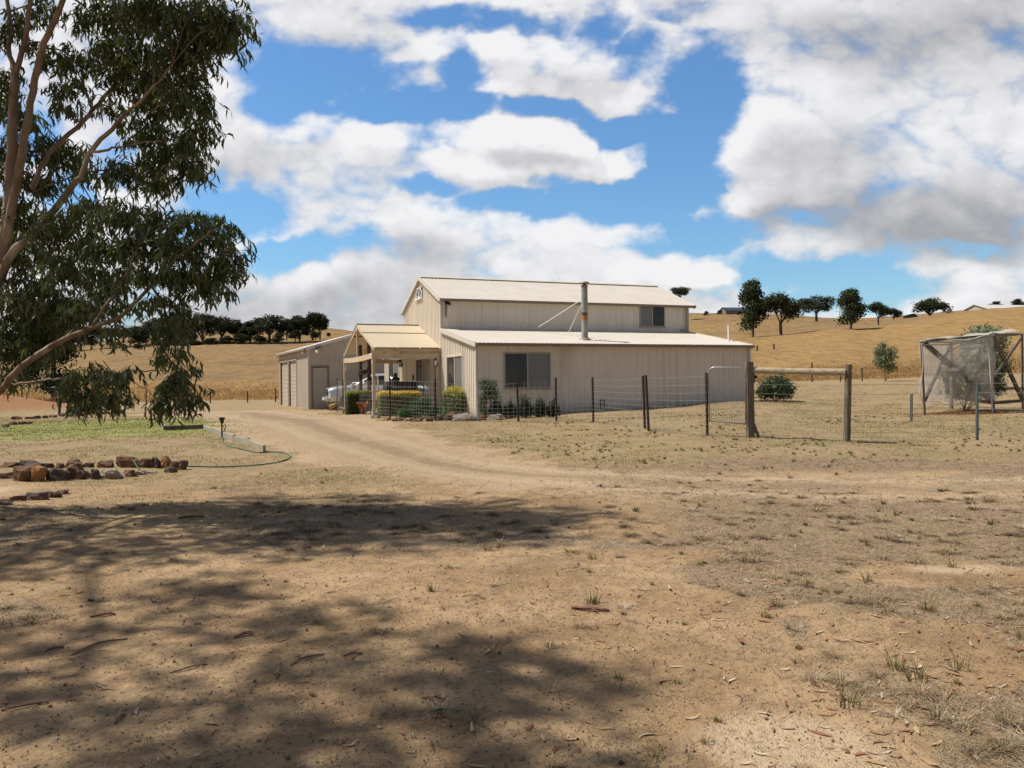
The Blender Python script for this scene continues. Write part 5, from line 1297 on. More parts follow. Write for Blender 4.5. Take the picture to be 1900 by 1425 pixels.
# ------------------------------------------------------------------ hens
def hen(px, py, hpx, rz, mt, label, lean=0):
    p = GP(px, py); s = hpx/F*p.y/.50
    o = tag(empty('hen', p, rz), label, 'hen'); o.scale = (s, s, s)
    # spine rings, facing +x
    prof = [(-.30, .40, .01, .015), (-.26, .38, .035, .07), (-.18, .32, .07, .10), (-.08, .26, .105, .125), (.03, .25, .11, .13), (.11, .28, .085, .11), (.16, .34, .055, .07), (.185, .40, .04, .05), (.20, .45, .038, .042), (.225, .475, .028, .03), (.25, .475, .008, .01)]
    mb = MB(); rings = []
    for (x, z, ry, rz_) in prof: rings.append([(x+.25*rz_*math.sin(a), ry*math.cos(a), z+rz_*math.sin(a)) for a in np.linspace(0, 2*math.pi, 11)[:-1]])
    mb.loft(rings)
    for sg in (-1, 1):
        mb.tube([(-.01, .045*sg, .18), (.0, .05*sg, .10), (-.01, .05*sg, .015)], [.035, .014, .010], 6)
        for q in (-.5, 0, .5): mb.tube([(-.01, .05*sg, .012), (.05, .05*sg+.03*q, .008)], [.008, .004], 4)
    mb.build('body', M[mt], o, smooth=True)
    mb = MB()
    for k in range(5): mb.tube([(-.22, (k-2)*.012, .36), (-.30, (k-2)*.02, .39+.01*k), (-.35, (k-2)*.024, .43-.012*abs(k-2))], [.03, .026, .008], 5)
    mb.build('tail', M['hen' if mt == 'hen' else mt], o, smooth=True)
    for sg in (-1, 1):
        mb = MB(); mb.ell((-.05, .10*sg, .28), (.13, .03, .075), 10, 6); mb.build('wing', M[mt], o, smooth=True)
    mb = MB(); [mb.ell((.19+.018*k, 0, .513-.004*k), (.012, .006, .02), 6, 5) for k in range(4)]; mb.ell((.235, 0, .435), (.012, .012, .02), 6, 5); mb.build('comb', M['comb'], o)
    mb = MB(); mb.tube([(.245, 0, .473), (.275, 0, .465)], [.010, .002], 6); mb.build('beak', M['beak'], o)
    return o
hen(675, 771, 26, R(60), 'hen', 'brown hen standing in front of the garden gate')
hen(614, 763, 17, R(205), 'hen_pale', 'brown and buff hen pecking by the car front')
hen(640, 767, 14, R(20), 'hen_pale', 'pale buff hen behind the left fence pickets')

# ------------------------------------------------------------------ leaf clouds
def leaf_cloud(P_, nrm, size, asp, rnd, mat, name='foliage', parent=None, world=False, fold=.18, align=None):
    """diamond leaves: P_ (n,3), align (n,3) long axis"""
    n = len(P_); 
    d = align if align is not None else rng.normal(size=(n, 3)); d = d/np.linalg.norm(d, axis=1, keepdims=True)
    q = nrm if nrm is not None else rng.normal(size=(n, 3)); sd = np.cross(d, q); sd /= (np.linalg.norm(sd, axis=1, keepdims=True)+1e-9); up = np.cross(sd, d)
    L_ = (size/2)[:, None]; W2 = (size*asp/2)[:, None]
    V = np.stack([P_-d*L_, P_+sd*W2+up*W2*fold-d*L_*.1, P_+d*L_-up*L_*.2, P_-sd*W2+up*W2*fold-d*L_*.1], 1).reshape(-1, 3)
    if parent is not None and world:
        mi = np.array(root_mat(parent).inverted()); V = V @ mi[:3, :3].T+mi[:3, 3]
    b = (np.arange(n)*4)[:, None]; Fq = np.concatenate([b, b+1, b+2, b+3], 1)
    me = fast_mesh(name, V, Fq, mat, False, {'rnd': np.repeat(rnd, 4)})
    o = link_mesh(name, me, parent)
    if parent is not None: KIDS.setdefault(parent.name, []).append(o)
    return o
def lobes_points(lobes, n, shell=.55):
    w = np.array([l[3]*l[4]*l[5] for l in lobes])**.75; w = w/w.sum(); idx = rng.choice(len(lobes), n, p=w)
    l = np.array(lobes)[idx]; d = rng.normal(size=(n, 3)); d /= np.linalg.norm(d, axis=1, keepdims=True)
    r_ = (shell+(1-shell)*rng.random(n))**.8*(1+.16*rng.normal(size=n)); return l[:, :3]+d*r_[:, None]*l[:, 3:6], d
def build_tree(name, style, seed, mat, bark='far_bark', nleaf=2600, lsize=.05, label=None, cat='tree', group=None):
    """unit tree: height 1, width about 1"""
    global rng
    r_ = np.random.default_rng(seed); keep = rng; rng = r_
    o = empty(name); lobes = []; mb = MB()
    if style == 'umbrella':
        fork = r_.uniform(.18, .3); nb_ = 6; tr = .03
        mb.tube([(0, 0, -.06), (.01, 0, fork)], [tr*1.2, tr], 7)
        for k in range(nb_):
            a = 2*math.pi*k/nb_+r_.uniform(-.3, .3); rr = r_.uniform(.12, .36); z = .84-.5*rr+r_.uniform(-.24, .0)
            e = (rr*math.cos(a), rr*math.sin(a), z); mid = (e[0]*.42, e[1]*.42, fork+(z-fork)*.5)
            mb.tube([(0, 0, fork-.02), mid, e], [tr*.6, tr*.4, tr*.15], 5)
            for j in range(3): lobes.append((e[0]+r_.normal(0, .07), e[1]+r_.normal(0, .07), z+r_.uniform(-.12, .1), r_.uniform(.13, .20), r_.uniform(.13, .20), r_.uniform(.11, .17)))
        lobes += [(r_.normal(0, .08), r_.normal(0, .08), .80, .20, .20, .14), (0, 0, .6, .26, .26, .16)]
    elif style == 'dense':
        mb.tube([(0, 0, -.06), (0, 0, .3), (.02, 0, .7)], [.03, .025, .01], 7)
        for k in range(17):
            z = r_.uniform(.06, .86); wd = .46*math.sin(math.pi*min(1, (z+.12)))**.6*(1-.35*z); a = r_.uniform(0, 6.28)
            lobes.append((wd*.62*math.cos(a), wd*.62*math.sin(a), z, r_.uniform(.12, .2), r_.uniform(.12, .2), r_.uniform(.09, .14)))
        lobes.append((0, 0, .5, .26, .26, .36))
    elif style == 'tall':
        fork = .16; mb.tube([(0, 0, -.06), (0, 0, fork)], [.03, .026], 7)
        for k in range(6):
            a = 2*math.pi*k/6+r_.uniform(-.4, .4); rr = r_.uniform(.10, .30); z = r_.uniform(.4, .8); e = (rr*math.cos(a), rr*math.sin(a), z)
            mb.tube([(0, 0, fork-.02), (e[0]*.5, e[1]*.5, fork+(z-fork)*.55), e], [.016, .011, .004], 5)
            for j in range(4): lobes.append((e[0]*r_.uniform(.6, 1.3), e[1]*r_.uniform(.6, 1.3), z+r_.uniform(-.26, .16), r_.uniform(.12, .21), r_.uniform(.12, .21), r_.uniform(.08, .14)))
    mb.build('trunk', M[bark], o)
    n = nleaf; P_, d = lobes_points(lobes, n, .35)
    leaf_cloud(P_, d+rng.normal(size=(n, 3))*.6, np.full(n, lsize)*rng.uniform(.6, 1.4, n), .55, np.clip(rng.normal(.45, .25, n), 0, 1), M[mat], 'crown', o)
    rng = keep
    if label: tag(o, label, cat, group)
    return o
protos = {}
def far_tree(px, yb, yt, wpx, style, mat, label, Y=None, seed=0, nl=5200, ls=.05, group=None, name='gum_tree'):
    b = GP(px, yb) if Y is None else P3(px, yb, Y)
    key = (style, mat, seed % 3)
    if key not in protos:
        o = build_tree(name, style, 100+seed*7+len(protos), mat, nleaf=nl, lsize=ls); protos[key] = o
    else: o = copy_tree(protos[key]); 
    h = (yb-yt)/F*b.y; w = wpx/F*b.y
    o.location = (b.x, b.y, b.z-.1 if Y is None else b.z); o.scale = (w/.92, w/.92, h/.98); o.rotation_euler = (0, 0, (seed*1.7) % 6.28)
    return tag(o, label, 'tree', group)
RT = 'trees along the right hilltop'
far_tree(1397, 629, 520, 78, 'dense', 'far_leaf_green', 'tallest tree on the right hill, rising just right of the house roof', seed=0, group=RT)
far_tree(1449, 626, 541, 84, 'umbrella', 'far_leaf', 'round crowned tree right of the tallest hill tree', seed=2, group=RT)
far_tree(1515, 594, 546, 64, 'umbrella', 'far_leaf', 'low spreading tree second in the gap of the right skyline', Y=200, seed=1, group=RT)
far_tree(1579, 614, 536, 76, 'dense', 'far_leaf_green', 'densest dark tree in the middle of the right skyline', seed=0, group=RT)
far_tree(1630, 606, 558, 42, 'umbrella', 'far_leaf', 'narrow tree right of the densest dark tree', seed=2, group=RT)
far_tree(1658, 600, 570, 34, 'umbrella', 'far_leaf', 'small thin tree between the narrow tree and the low bush', Y=175, seed=2, group=RT)
far_tree(1690, 600, 582, 40, 'dense', 'far_leaf', 'low dark bush tree left of the large round skyline tree', Y=170, seed=1, group=RT)
far_tree(1725, 598, 550, 70, 'umbrella', 'far_leaf_green', 'large round tree standing alone left of the hilltop barn', Y=160, seed=0, group=RT)
far_tree(1848, 578, 559, 24, 'umbrella', 'far_leaf', 'small tree top poking above the hilltop barn roof', Y=230, seed=3, group=RT)
far_tree(1893, 580, 554, 34, 'tall', 'far_leaf', 'tree behind the barn at the right image edge', Y=230, seed=4, group=RT)
far_tree(1262, 562, 530, 42, 'umbrella', 'far_leaf', 'tree top showing above the right end of the house roof', Y=260, seed=5, group=RT)
for i, (px, yb, w) in enumerate([(1310, 584, 14), (1335, 582, 16), (1372, 583, 14)]):
    far_tree(px, yb, yb-9, w, 'dense', 'far_leaf', ['tiny dark bush left of the blue roof on the far hill', 'tiny dark bush touching the blue roof', 'tiny dark bush right of the blue roof'][i], seed=2, group='bushes on the far hill', name='bush')
LT = 'trees along the left ridge'
LTL = [(594, 627, 585, 34, 'tall', 2), (580, 628, 582, 44, 'umbrella', 0), (556, 631, 588, 40, 'tall', 1), (532, 629, 594, 28, 'tall', 0), (500, 634, 584, 54, 'umbrella', 1), (464, 639, 597, 50, 'dense', 1), (436, 640, 592, 34, 'tall', 2),
       (412, 639, 586, 54, 'umbrella', 2), (376, 642, 584, 46, 'umbrella', 0), (345, 643, 590, 40, 'tall', 1), (318, 646, 604, 44, 'dense', 2), (286, 644, 592, 56, 'tall', 0), (258, 646, 606, 40, 'dense', 0), (229, 634, 610, 42, 'umbrella', 1), (188, 640, 606, 50, 'umbrella', 2), (150, 650, 604, 54, 'tall', 1), (100, 655, 606, 60, 'umbrella', 0), (40, 660, 612, 60, 'tall', 2)]
for i, (px, yb, yt, w, stl, sd) in enumerate(LTL):
    od = ['rightmost', 'second', 'third', 'fourth', 'fifth', 'sixth', 'seventh', 'eighth', 'ninth', 'tenth', 'eleventh', 'twelfth', 'thirteenth', 'fourteenth', 'fifteenth', 'sixteenth', 'seventeenth', 'eighteenth'][i]
    far_tree(px, yb+1, yt-3, w*1.35, stl, 'far_leaf', f'{"broad" if stl == "umbrella" else "dense" if stl == "dense" else "slender"} dark ridge tree, {od}{" from the right" if i else ""} in the left ridge line', seed=sd, group=LT, Y=(212 if i < 12 else 205))
for i, (px, yb, yt, w, lb) in enumerate([(231, 656, 638, 17, 'lone small bush on the slope left of the ridge trees'), (256, 650, 638, 26, 'low bush at the left foot of the ridge trees'), (610, 627, 618, 12, 'tiny bush right of the ridge trees')]):
    far_tree(px, yb, yt, w, 'dense', 'far_leaf', lb, seed=0, group='bushes on the left slope', name='bush')
for i, (px, yb, w) in enumerate([(585, 631, 30), (548, 634, 34), (515, 636, 36), (482, 640, 40), (450, 642, 44), (420, 643, 40), (392, 645, 40), (360, 647, 44), (330, 649, 40), (300, 650, 40)]):
    far_tree(px, yb, yb-17-(i*5) % 7, w, 'dense', 'far_leaf', f'low dark understory bush, {ORD[i]}{" from the right" if i else ""} along the left ridge'.replace('leftmost', 'rightmost'), Y=208, seed=i, group='understory bushes on the left ridge', name='bush')
far_tree(100, 728, 560, 150, 'dense', 'conifer', 'large dark conifer behind the gum branches at left', Y=62, seed=2, nl=9000, ls=.035, name='conifer_tree')
CT = KIDS
# ------------------------------------------------------------------ shrubs and hedges
def shrub(name, px, yb, lobes_px, n, ls, mat, label, cat='shrub', Y=None, asp=.35, stems=5, shell=.3, up=0.0, group=None, dpt=1.0):
    """lobes_px: (dx px, dz px up, rx px, rz px)"""
    p = GP(px, yb) if Y is None else P3(px, yb, Y)
    if Y is not None: p.z = float(H(p.x, p.y))
    s = p.y/F; o = tag(empty(name, p), label, cat, group)
    lobes = [(dx*s, rng.normal(0, .15)*rx*s, dz*s, rx*s, rx*s*dpt, rz*s) for dx, dz, rx, rz in lobes_px]
    P_, d = lobes_points(lobes, n, shell); ok = P_[:, 2] > .01; P_ = P_[ok]; d = d[ok]; n = len(P_)
    al = rng.normal(size=(n, 3))+np.array([0, 0, up])
    leaf_cloud(P_, d+.5*rng.normal(size=(n, 3)), ls*rng.uniform(.6, 1.4, n), asp, np.clip(rng.normal(.45, .28, n), 0, 1), M[mat], 'foliage', o, align=al)
    mb = MB()
    for k in range(stems):
        l = lobes[k % len(lobes)]; mb.tube([(rng.normal(0, .03), rng.normal(0, .03), -.05), (l[0]*.5, l[1]*.5, l[2]*.5), (l[0], l[1], l[2])], [.014, .01, .005], 5)
    mb.build('stem', M['twig'], o); return o
def hedge(name, c0, c1, wd, hh, n, mat, label, ls=.045):
    """clipped hedge between two house-frame points; foliage on and in the box"""
    a = HW(*c0); b = HW(*c1); z0 = float(H(a.x, a.y)); o = tag(empty(name, (a.x, a.y, z0), math.atan2(b.y-a.y, b.x-a.x)), label, 'hedge'); Lh = (b-a).length
    P_ = rng.random((n, 3)); f = rng.integers(0, 5, n)
    P_[f == 0, 2] = 1; P_[f == 1, 1] = 0; P_[f == 2, 1] = 1; P_[f == 3, 0] = 0; P_[f == 4, 2] = 1-.1*rng.random((f == 4).sum())
    nr = P_-.5; P_ = P_*np.array([Lh, wd, hh]); 
    rd = .08*hh; edge = np.minimum.reduce([P_[:, 0], Lh-P_[:, 0], P_[:, 1], wd-P_[:, 1]]); P_[:, 2] -= np.where(P_[:, 2] > hh*.9, np.clip(rd-edge, 0, rd)*.7, 0)
    P_ += rng.normal(0, .014, (n, 3)); P_[:, 1] -= wd/2
    leaf_cloud(P_, nr, ls*rng.uniform(.6, 1.4, n), .5, np.clip(rng.normal(.45, .28, n), 0, 1), M[mat], 'foliage', o)
    mb = MB(); mb.box((.04, -wd/2+.04, 0), (Lh-.04, wd/2-.04, hh-.06)); mb.build('shade_core', M['shade'], o)  # dark box standing in for the shade deep inside the hedge
M['shade'] = pm('hedge_shade_core', (.03, .035, .015), (.05, .05, .02), 20, .95)
hedge('hedge', (-2.62, 3.25), (-1.12, 3.25), .5, .86, 9000, 'hedge', 'golden topped clipped hedge in front of the porch')
hedge('hedge', (-2.98, 5.2), (-2.98, 3.95), .35, .86, 100, 'hedge', 'x') if False else None
hedge('hedge', (-3.2, 6.6), (-2.2, 6.6), .45, .92, 6000, 'hedge_dark', 'dark green clipped hedge behind the garden gate')
shrub('round_shrub', 843, 771, [(0, 27, 22, 26)], 7000, .05, 'round', 'round clipped shrub with golden top beside the porch', asp=.5, shell=.82)
shrub('groundcover_plant', 780, 778, [(-30, 10, 16, 12), (-12, 12, 16, 14), (6, 18, 16, 18), (12, 34, 10, 10), (26, 12, 16, 14), (42, 8, 14, 10), (-2, 30, 14, 10)], 7000, .06, 'ground_cover', 'bright green bushy groundcover filling the bed by the porch', asp=.4, shell=.2)
shrub('climbing_shrub', 905, 779, [(-4, 62, 15, 16), (8, 50, 16, 16), (-6, 38, 12, 12), (-10, 22, 10, 14), (12, 66, 8, 8), (2, 12, 12, 10)], 2600, .06, 'shrub', 'tall loose leafy shrub against the house corner', asp=.45, stems=6)
for i, (dx, z) in enumerate([(922, 779), (948, 778), (975, 777), (1002, 776), (1026, 775)]):
    h = [44, 32, 42, 36, 30][i]
    shrub('strappy_plant', dx, z, [(0, h*.5, 13, h*.55), (-6, h*.3, 9, h*.32), (7, h*.35, 9, h*.34)], 750, .16, 'strap', ['tall dark leafed plant, nearest the climbing shrub under the window', 'low dark plant second in the bed under the window', 'upright dark plant below the window centre post', 'dark plant under the right window pane', 'rightmost dark plant of the window bed'][i], 'plant', asp=.12, up=2.2, group='dark plants under the front window', shell=.1)
shrub('green_shrub', 1440, 745, [(0, 24, 32, 22), (-18, 18, 20, 18), (18, 18, 20, 18), (4, 34, 22, 16)], 4200, .13, 'shrub', 'dense green shrub seen under the pine rail', asp=.3, shell=.35)
shrub('sapling', 1643, 714, [(0, 44, 22, 20), (-9, 56, 14, 14), (10, 52, 14, 14), (-2, 68, 9, 9), (10, 26, 14, 12), (-12, 34, 12, 12)], 1900, .24, 'olive', 'young grey-green tree standing alone in front of the golden hill', 'tree', Y=56, asp=.22, stems=6, shell=.2, up=.8)
shrub('silver_tree', 1823, 705, [(0, 92, 36, 22), (-18, 84, 24, 18), (22, 84, 26, 18), (0, 50, 44, 34), (4, 104, 24, 12), (-26, 70, 20, 20)], 5200, .24, 'white_top', 'bushy silver-tipped tree rising behind the netted frame', 'tree', Y=38, asp=.2, stems=6, shell=.3, up=1.6)

# ------------------------------------------------------------------ netted fruit frame
F1 = GP(1716, 772); F2 = GP(1843, 772); F2 = Vector((P3(1843, 700, F1.y).x, F1.y, 0)); F2.z = float(H(F2.x, F2.y))
Bk = Vector((P3(1766, 700, F1.y+3.2).x, F1.y+3.2, 0)); Rt = Vector((P3(1897, 700, F1.y+2.2).x, F1.y+2.2, 0))
for q in (Bk, Rt): q.z = float(H(q.x, q.y))
def tp(q, px, py): return Vector((q.x, q.y, topz(px, py, q.y)))
T1 = tp(F1, 1710, 634); T1.x -= .08; T2 = tp(F2, 1838, 622); TB = tp(Bk, 1768, 636); TR_ = tp(Rt, 1896, 620)
cage = tag(empty('netted_frame', F1), 'grey timber frame draped with pale bird netting around a fruit tree', 'frame')
def bar(a, b, w, name, mat='old_wood'):
    MB().beam(a, b, w, w*.7, up=(0, 1, 0)).build(name, M[mat], cage, world=True)
Z = lambda q, h: Vector((q.x, q.y, q.z+h))
for b_q, t_q in ((F1, T1), (F2, T2), (Bk, TB), (Rt, TR_)): bar(Z(b_q, -.1), t_q, .055, 'post')
for a, b in ((T1, T2), (T2, TR_), (T1, TB), (TB, TR_)): bar(a, b, .06, 'top_rail')
zb1 = topz(1843, 748, F1.y)-F2.z
for a, b, w in ((T1+Vector((.05, -.03, -.03)), Z(F2, zb1), .13), (Z(F1, .42), TB, .09), (T2, Z(Rt, zb1*.9), .10), (Z(Bk, .4), Vector((F2.x*.4+Bk.x*.6, F2.y*.4+Bk.y*.6, 1.25)), .10), (TR_+Vector((0, 0, -.1)), Z(F2, 1.0), .06), (Vector((F2.x*.4+Bk.x*.6, F2.y*.4+Bk.y*.6, 1.2)), Z(F2, .35), .08)):
    bar(a, b, w, 'brace')
for a, b in ((Z(Bk, .38), Z(F2, zb1)), (Z(F2, zb1), Z(Rt, zb1*.9))): bar(a, b, .09, 'bottom_rail', 'dark_wood')
def drape(A, B, Ct, Dt, nx, nz, sagf, seed, name, off=Vector((0, -.05, 0)), ragged=.12):
    """netting hanging between top edge A-B and bottom edge C-D with folds"""
    mb = MB(); r_ = np.random.default_rng(seed)
    for j in range(nz+1):
        for i in range(nx+1):
            s, t = i/nx, j/nz; p = A.lerp(B, s).lerp(Ct.lerp(Dt, s), t)
            w = (math.sin(s*23+t*3+seed)*.035+math.sin(s*9-t*6+seed)*.05)*(.3+t)
            p = p+off.normalized()*(.04+abs(w)*1.2)+Vector((0, 0, -sagf*math.sin(math.pi*s)*(1-t)*.5+(ragged*math.sin(s*8+seed)*t)))
            p.x += .03*math.sin(t*9+s*4+seed); mb.v.append(tuple(p))
    for j in range(nz):
        for i in range(nx): a = j*(nx+1)+i; mb.f.append((a, a+1, a+nx+2, a+nx+1))
    return mb.build(name, M['net'], cage, world=True, smooth=True)
drape(T1, T2, Z(F1, .42), Z(F2, zb1-.05), 40, 26, .12, 1, 'netting')
drape(T1, TB, Z(F1, .40), Z(Bk, .15), 26, 20, .1, 3, 'netting', Vector((-1, 0, 0)))
drape(T1+Vector((0, 0, .04)), T2+Vector((0, 0, .04)), TB+Vector((0, 0, .05)), TR_+Vector((0, 0, .05)), 30, 14, .15, 5, 'netting', Vector((0, 0, 1)), .02)
mid = P3(1740, 668, F1.y-.1)
drape(mid, P3(1786, 636, F1.y-.1), P3(1745, 700, F1.y-.12), P3(1836, 640, F1.y-.1), 16, 8, .02, 8, 'netting')
def rope(pts, r0=.018):
    MB().tube(crspline([Vector(p) for p in pts], 5), r0, 6).build('net_hem', M['net_rope'], cage, world=True, smooth=True)
Yf = F1.y-.13
rope([P3(1708, 634, Yf), P3(1745, 628, Yf), P3(1790, 632, Yf), P3(1830, 622, Yf), P3(1842, 618, Yf)], .022)
rope([P3(1712, 640, Yf), P3(1760, 640, Yf), P3(1800, 634, Yf), P3(1838, 623, Yf)], .016)
rope([P3(1710, 636, Yf), P3(1712, 668, Yf), P3(1711, 700, Yf), P3(1707, 730, Yf), P3(1713, 748, Yf)], .013)
rope([P3(1740, 668, Yf), P3(1752, 659, Yf), P3(1775, 645, Yf), P3(1790, 637, Yf)], .014)
rope([P3(1836, 622, Yf), P3(1836, 655, Yf), P3(1838, 700, Yf), P3(1840, 740, Yf), P3(1842, 768, Yf)], .024)
rope([P3(1713, 746, Yf), P3(1735, 745, Yf), P3(1760, 752, Yf), P3(1795, 750, Yf), P3(1820, 756, Yf), P3(1840, 757, Yf)], .010)
rope([P3(1840, 618, Yf), P3(1860, 620, Yf+.8), P3(1880, 619, Yf+1.6), P3(1905, 620, Yf+2.3)], .016)
mb = MB(); [mb.ell(P3(1838+dx, 620+dy, Yf), (.06, .05, .05), 8, 6) for dx, dy in ((0, 0), (4, 1), (-4, 2), (2, -1))]; mb.build('net_knot', M['net_rope'], cage, world=True, smooth=True)
shrub('fruit_tree', 1790, 757, [(10, 62, 40, 30), (-14, 70, 26, 26), (38, 60, 28, 28), (20, 90, 30, 18), (-20, 40, 20, 18), (60, 44, 20, 20), (64, 80, 18, 18), (0, 50, 34, 28), (20, 60, 44, 34)], 8200, .15, 'olive', 'leafy grey-green fruit tree inside the netted frame', 'tree', Y=F1.y+1.6, asp=.35, stems=8, shell=.15)
t = tag(empty('tree_stake', GP(1765, 757)), 'pale wrapped tree trunk stake inside the netted frame', 'stake')
mb = MB(); mb.tube([P3(1764, 758, F1.y+.6), P3(1766, 735, F1.y+.6), P3(1765, 700, F1.y+.7)], [.06, .05, .045], 8); mb.build('post', M['rock_pale'], t, world=True)
p = GP(1780, 770); lk = sample_wedge(10, 1, 2, 0, 1)
n = 2600; xy = np.stack([rng.normal(13.0, 1.0, n), rng.normal(F1.y+.5, .5, n)], -1)
tag(blades('bark_mulch', xy, rng.uniform(.04, .12, n), np.full(n, .02), rng.uniform(.6, 1.5, n), 2, leaf_mat('rusty_mulch', [(0, (.22, .09, .04)), (1, (.42, .22, .10))], .1, .9, .1), rng.random(n), flat=.6), 'rusty dry mulch under the netted frame', 'mulch', kind='stuff')

# ------------------------------------------------------------------ the gum tree
GY = 9.5
gum = tag(empty('eucalyptus_tree', (-6.9, 10.0, float(H(-6.9, 10.0)))), 'large spreading gum tree with drooping leaves overhanging from the left', 'tree')
def PP(l, dy=0.0): return [P3(a, b, GY+c+dy) for a, b, c in l]
limbs = []   # (points, radii)
base = Vector((-6.9, 10.0, float(H(-6.9, 10.0))-.2))
def limb(l, r0, r1, extra=None):
    pts = PP(l); 
    if extra: pts = extra+pts
    pts = crspline(pts, 4); n = len(pts)
    for i in range(1, n-1): pts[i] = pts[i]+Vector(rng.normal(0, .006, 3))
    limbs.append((pts, list(np.linspace(r0, r1, n)*(.52 if r0 < .15 else .60))))
limb([(-80, 800, .3), (-40, 640, .1), (5, 470, 0), (18, 380, 0), (22, 250, 0), (28, 140, 0)], .19, .075, [base])
limb([(28, 140, 0), (16, 90, .1), (22, 60, .1), (14, 0, .1), (10, -120, .2)], .06, .04)
limb([(28, 140, 0), (46, 75, -.1), (54, 10, -.2), (60, -90, -.2), (70, -260, 0)], .065, .035)
limb([(5, 470, 0), (30, 350, -.2), (44, 258, -.3), (60, 170, -.3), (82, 80, -.4), (112, 15, -.5), (150, -120, -.5), (190, -300, -.4)], .10, .04)
limb([(-8, 540, 0), (22, 470, -.1), (60, 440, -.2), (92, 400, -.3), (130, 352, -.3), (154, 322, -.4), (170, 280, -.4), (208, 240, -.5), (242, 204, -.6), (272, 178, -.7), (320, 120, -.8)], .10, .022)
limb([(168, 284, -.4), (200, 278, -.5), (236, 270, -.5), (300, 262, -.6)], .035, .012)
limb([(60, 350, -.2), (82, 300, 0), (120, 255, .1), (150, 230, .2), (180, 195, .2), (210, 160, .1), (246, 100, 0), (272, 60, -.1), (310, -20, -.2), (340, -150, -.2)], .06, .03)
limb([(55, 358, .1), (100, 342, .2), (140, 326, .2), (190, 300, .3)], .022, .01)
limb([(-110, 860, .3), (-40, 770, -.1), (0, 725, -.3), (40, 680, -.5), (85, 650, -.6), (135, 622, -.7), (172, 608, -.8), (215, 592, -.9), (252, 562, -1.0), (292, 520, -1.1), (340, 470, -1.2), (390, 430, -1.2)], .095, .02, [base+Vector((.05, 0, .8))])
limb([(172, 606, -.8), (192, 570, -.9), (215, 545, -1.0), (240, 500, -1.0), (262, 440, -1.0)], .035, .012)
limb([(8, 714, -.3), (50, 711, -.4), (90, 705, -.5), (126, 703, -.6), (160, 700, -.7), (225, 692, -.8), (270, 688, -.8), (312, 690, -.9)], .028, .009)
limb([(126, 704, -.6), (150, 720, -.6), (180, 722, -.7), (230, 705, -.8), (262, 718, -.8), (285, 735, -.9)], .016, .006)
limb([(-20, 660, .1), (12, 600, .3), (40, 560, .4), (70, 540, .5), (120, 500, .5)], .04, .012)
limb([(-60, 840, -.3), (0, 690, -.9), (14, 730, -1), (22, 754, -1.0), (45, 780, -1)], .0, .004) if False else None
limb([(-30, 780, -.6), (0, 790, -.8), (20, 806, -.9), (38, 818, -.9)], .012, .003); limb([(-30, 830, -.6), (-5, 828, -.8), (10, 838, -.9), (20, 846, -.9)], .010, .003)
limb([(18, 796, -.9), (30, 798, -.9), (50, 808, -.9)], .006, .002)
W3 = lambda *a: [Vector(q) for q in a]
top = P3(5, 470, GY); A_ = P3(60, -90, GY-.2)
for l in (W3(top, (-7.8, 8.3, 5.6), (-8.6, 7.0, 7.8), (-8.4, 5.6, 9.0), (-7.4, 4.6, 9.6)), W3((-8.6, 7.2, 7.8), (-8.2, 5.5, 8.6), (-7.4, 4.2, 8.2), (-6.8, 3.3, 8.2)), W3(A_, (-5.9, 8.8, 7.4), (-5.7, 8.6, 8.4), (-5.2, 8.6, 9.0)), W3((-6.6, 9.5, 3.6), (-7.6, 8.2, 5.0), (-8.2, 6.4, 6.2), (-8.4, 4.8, 6.8)), W3(A_, (-5.8, 10.2, 7.4), (-6.0, 11.3, 8.6))):
    pts = crspline(l, 4); limbs.append((pts, list(np.linspace(.032, .01, len(pts)))))
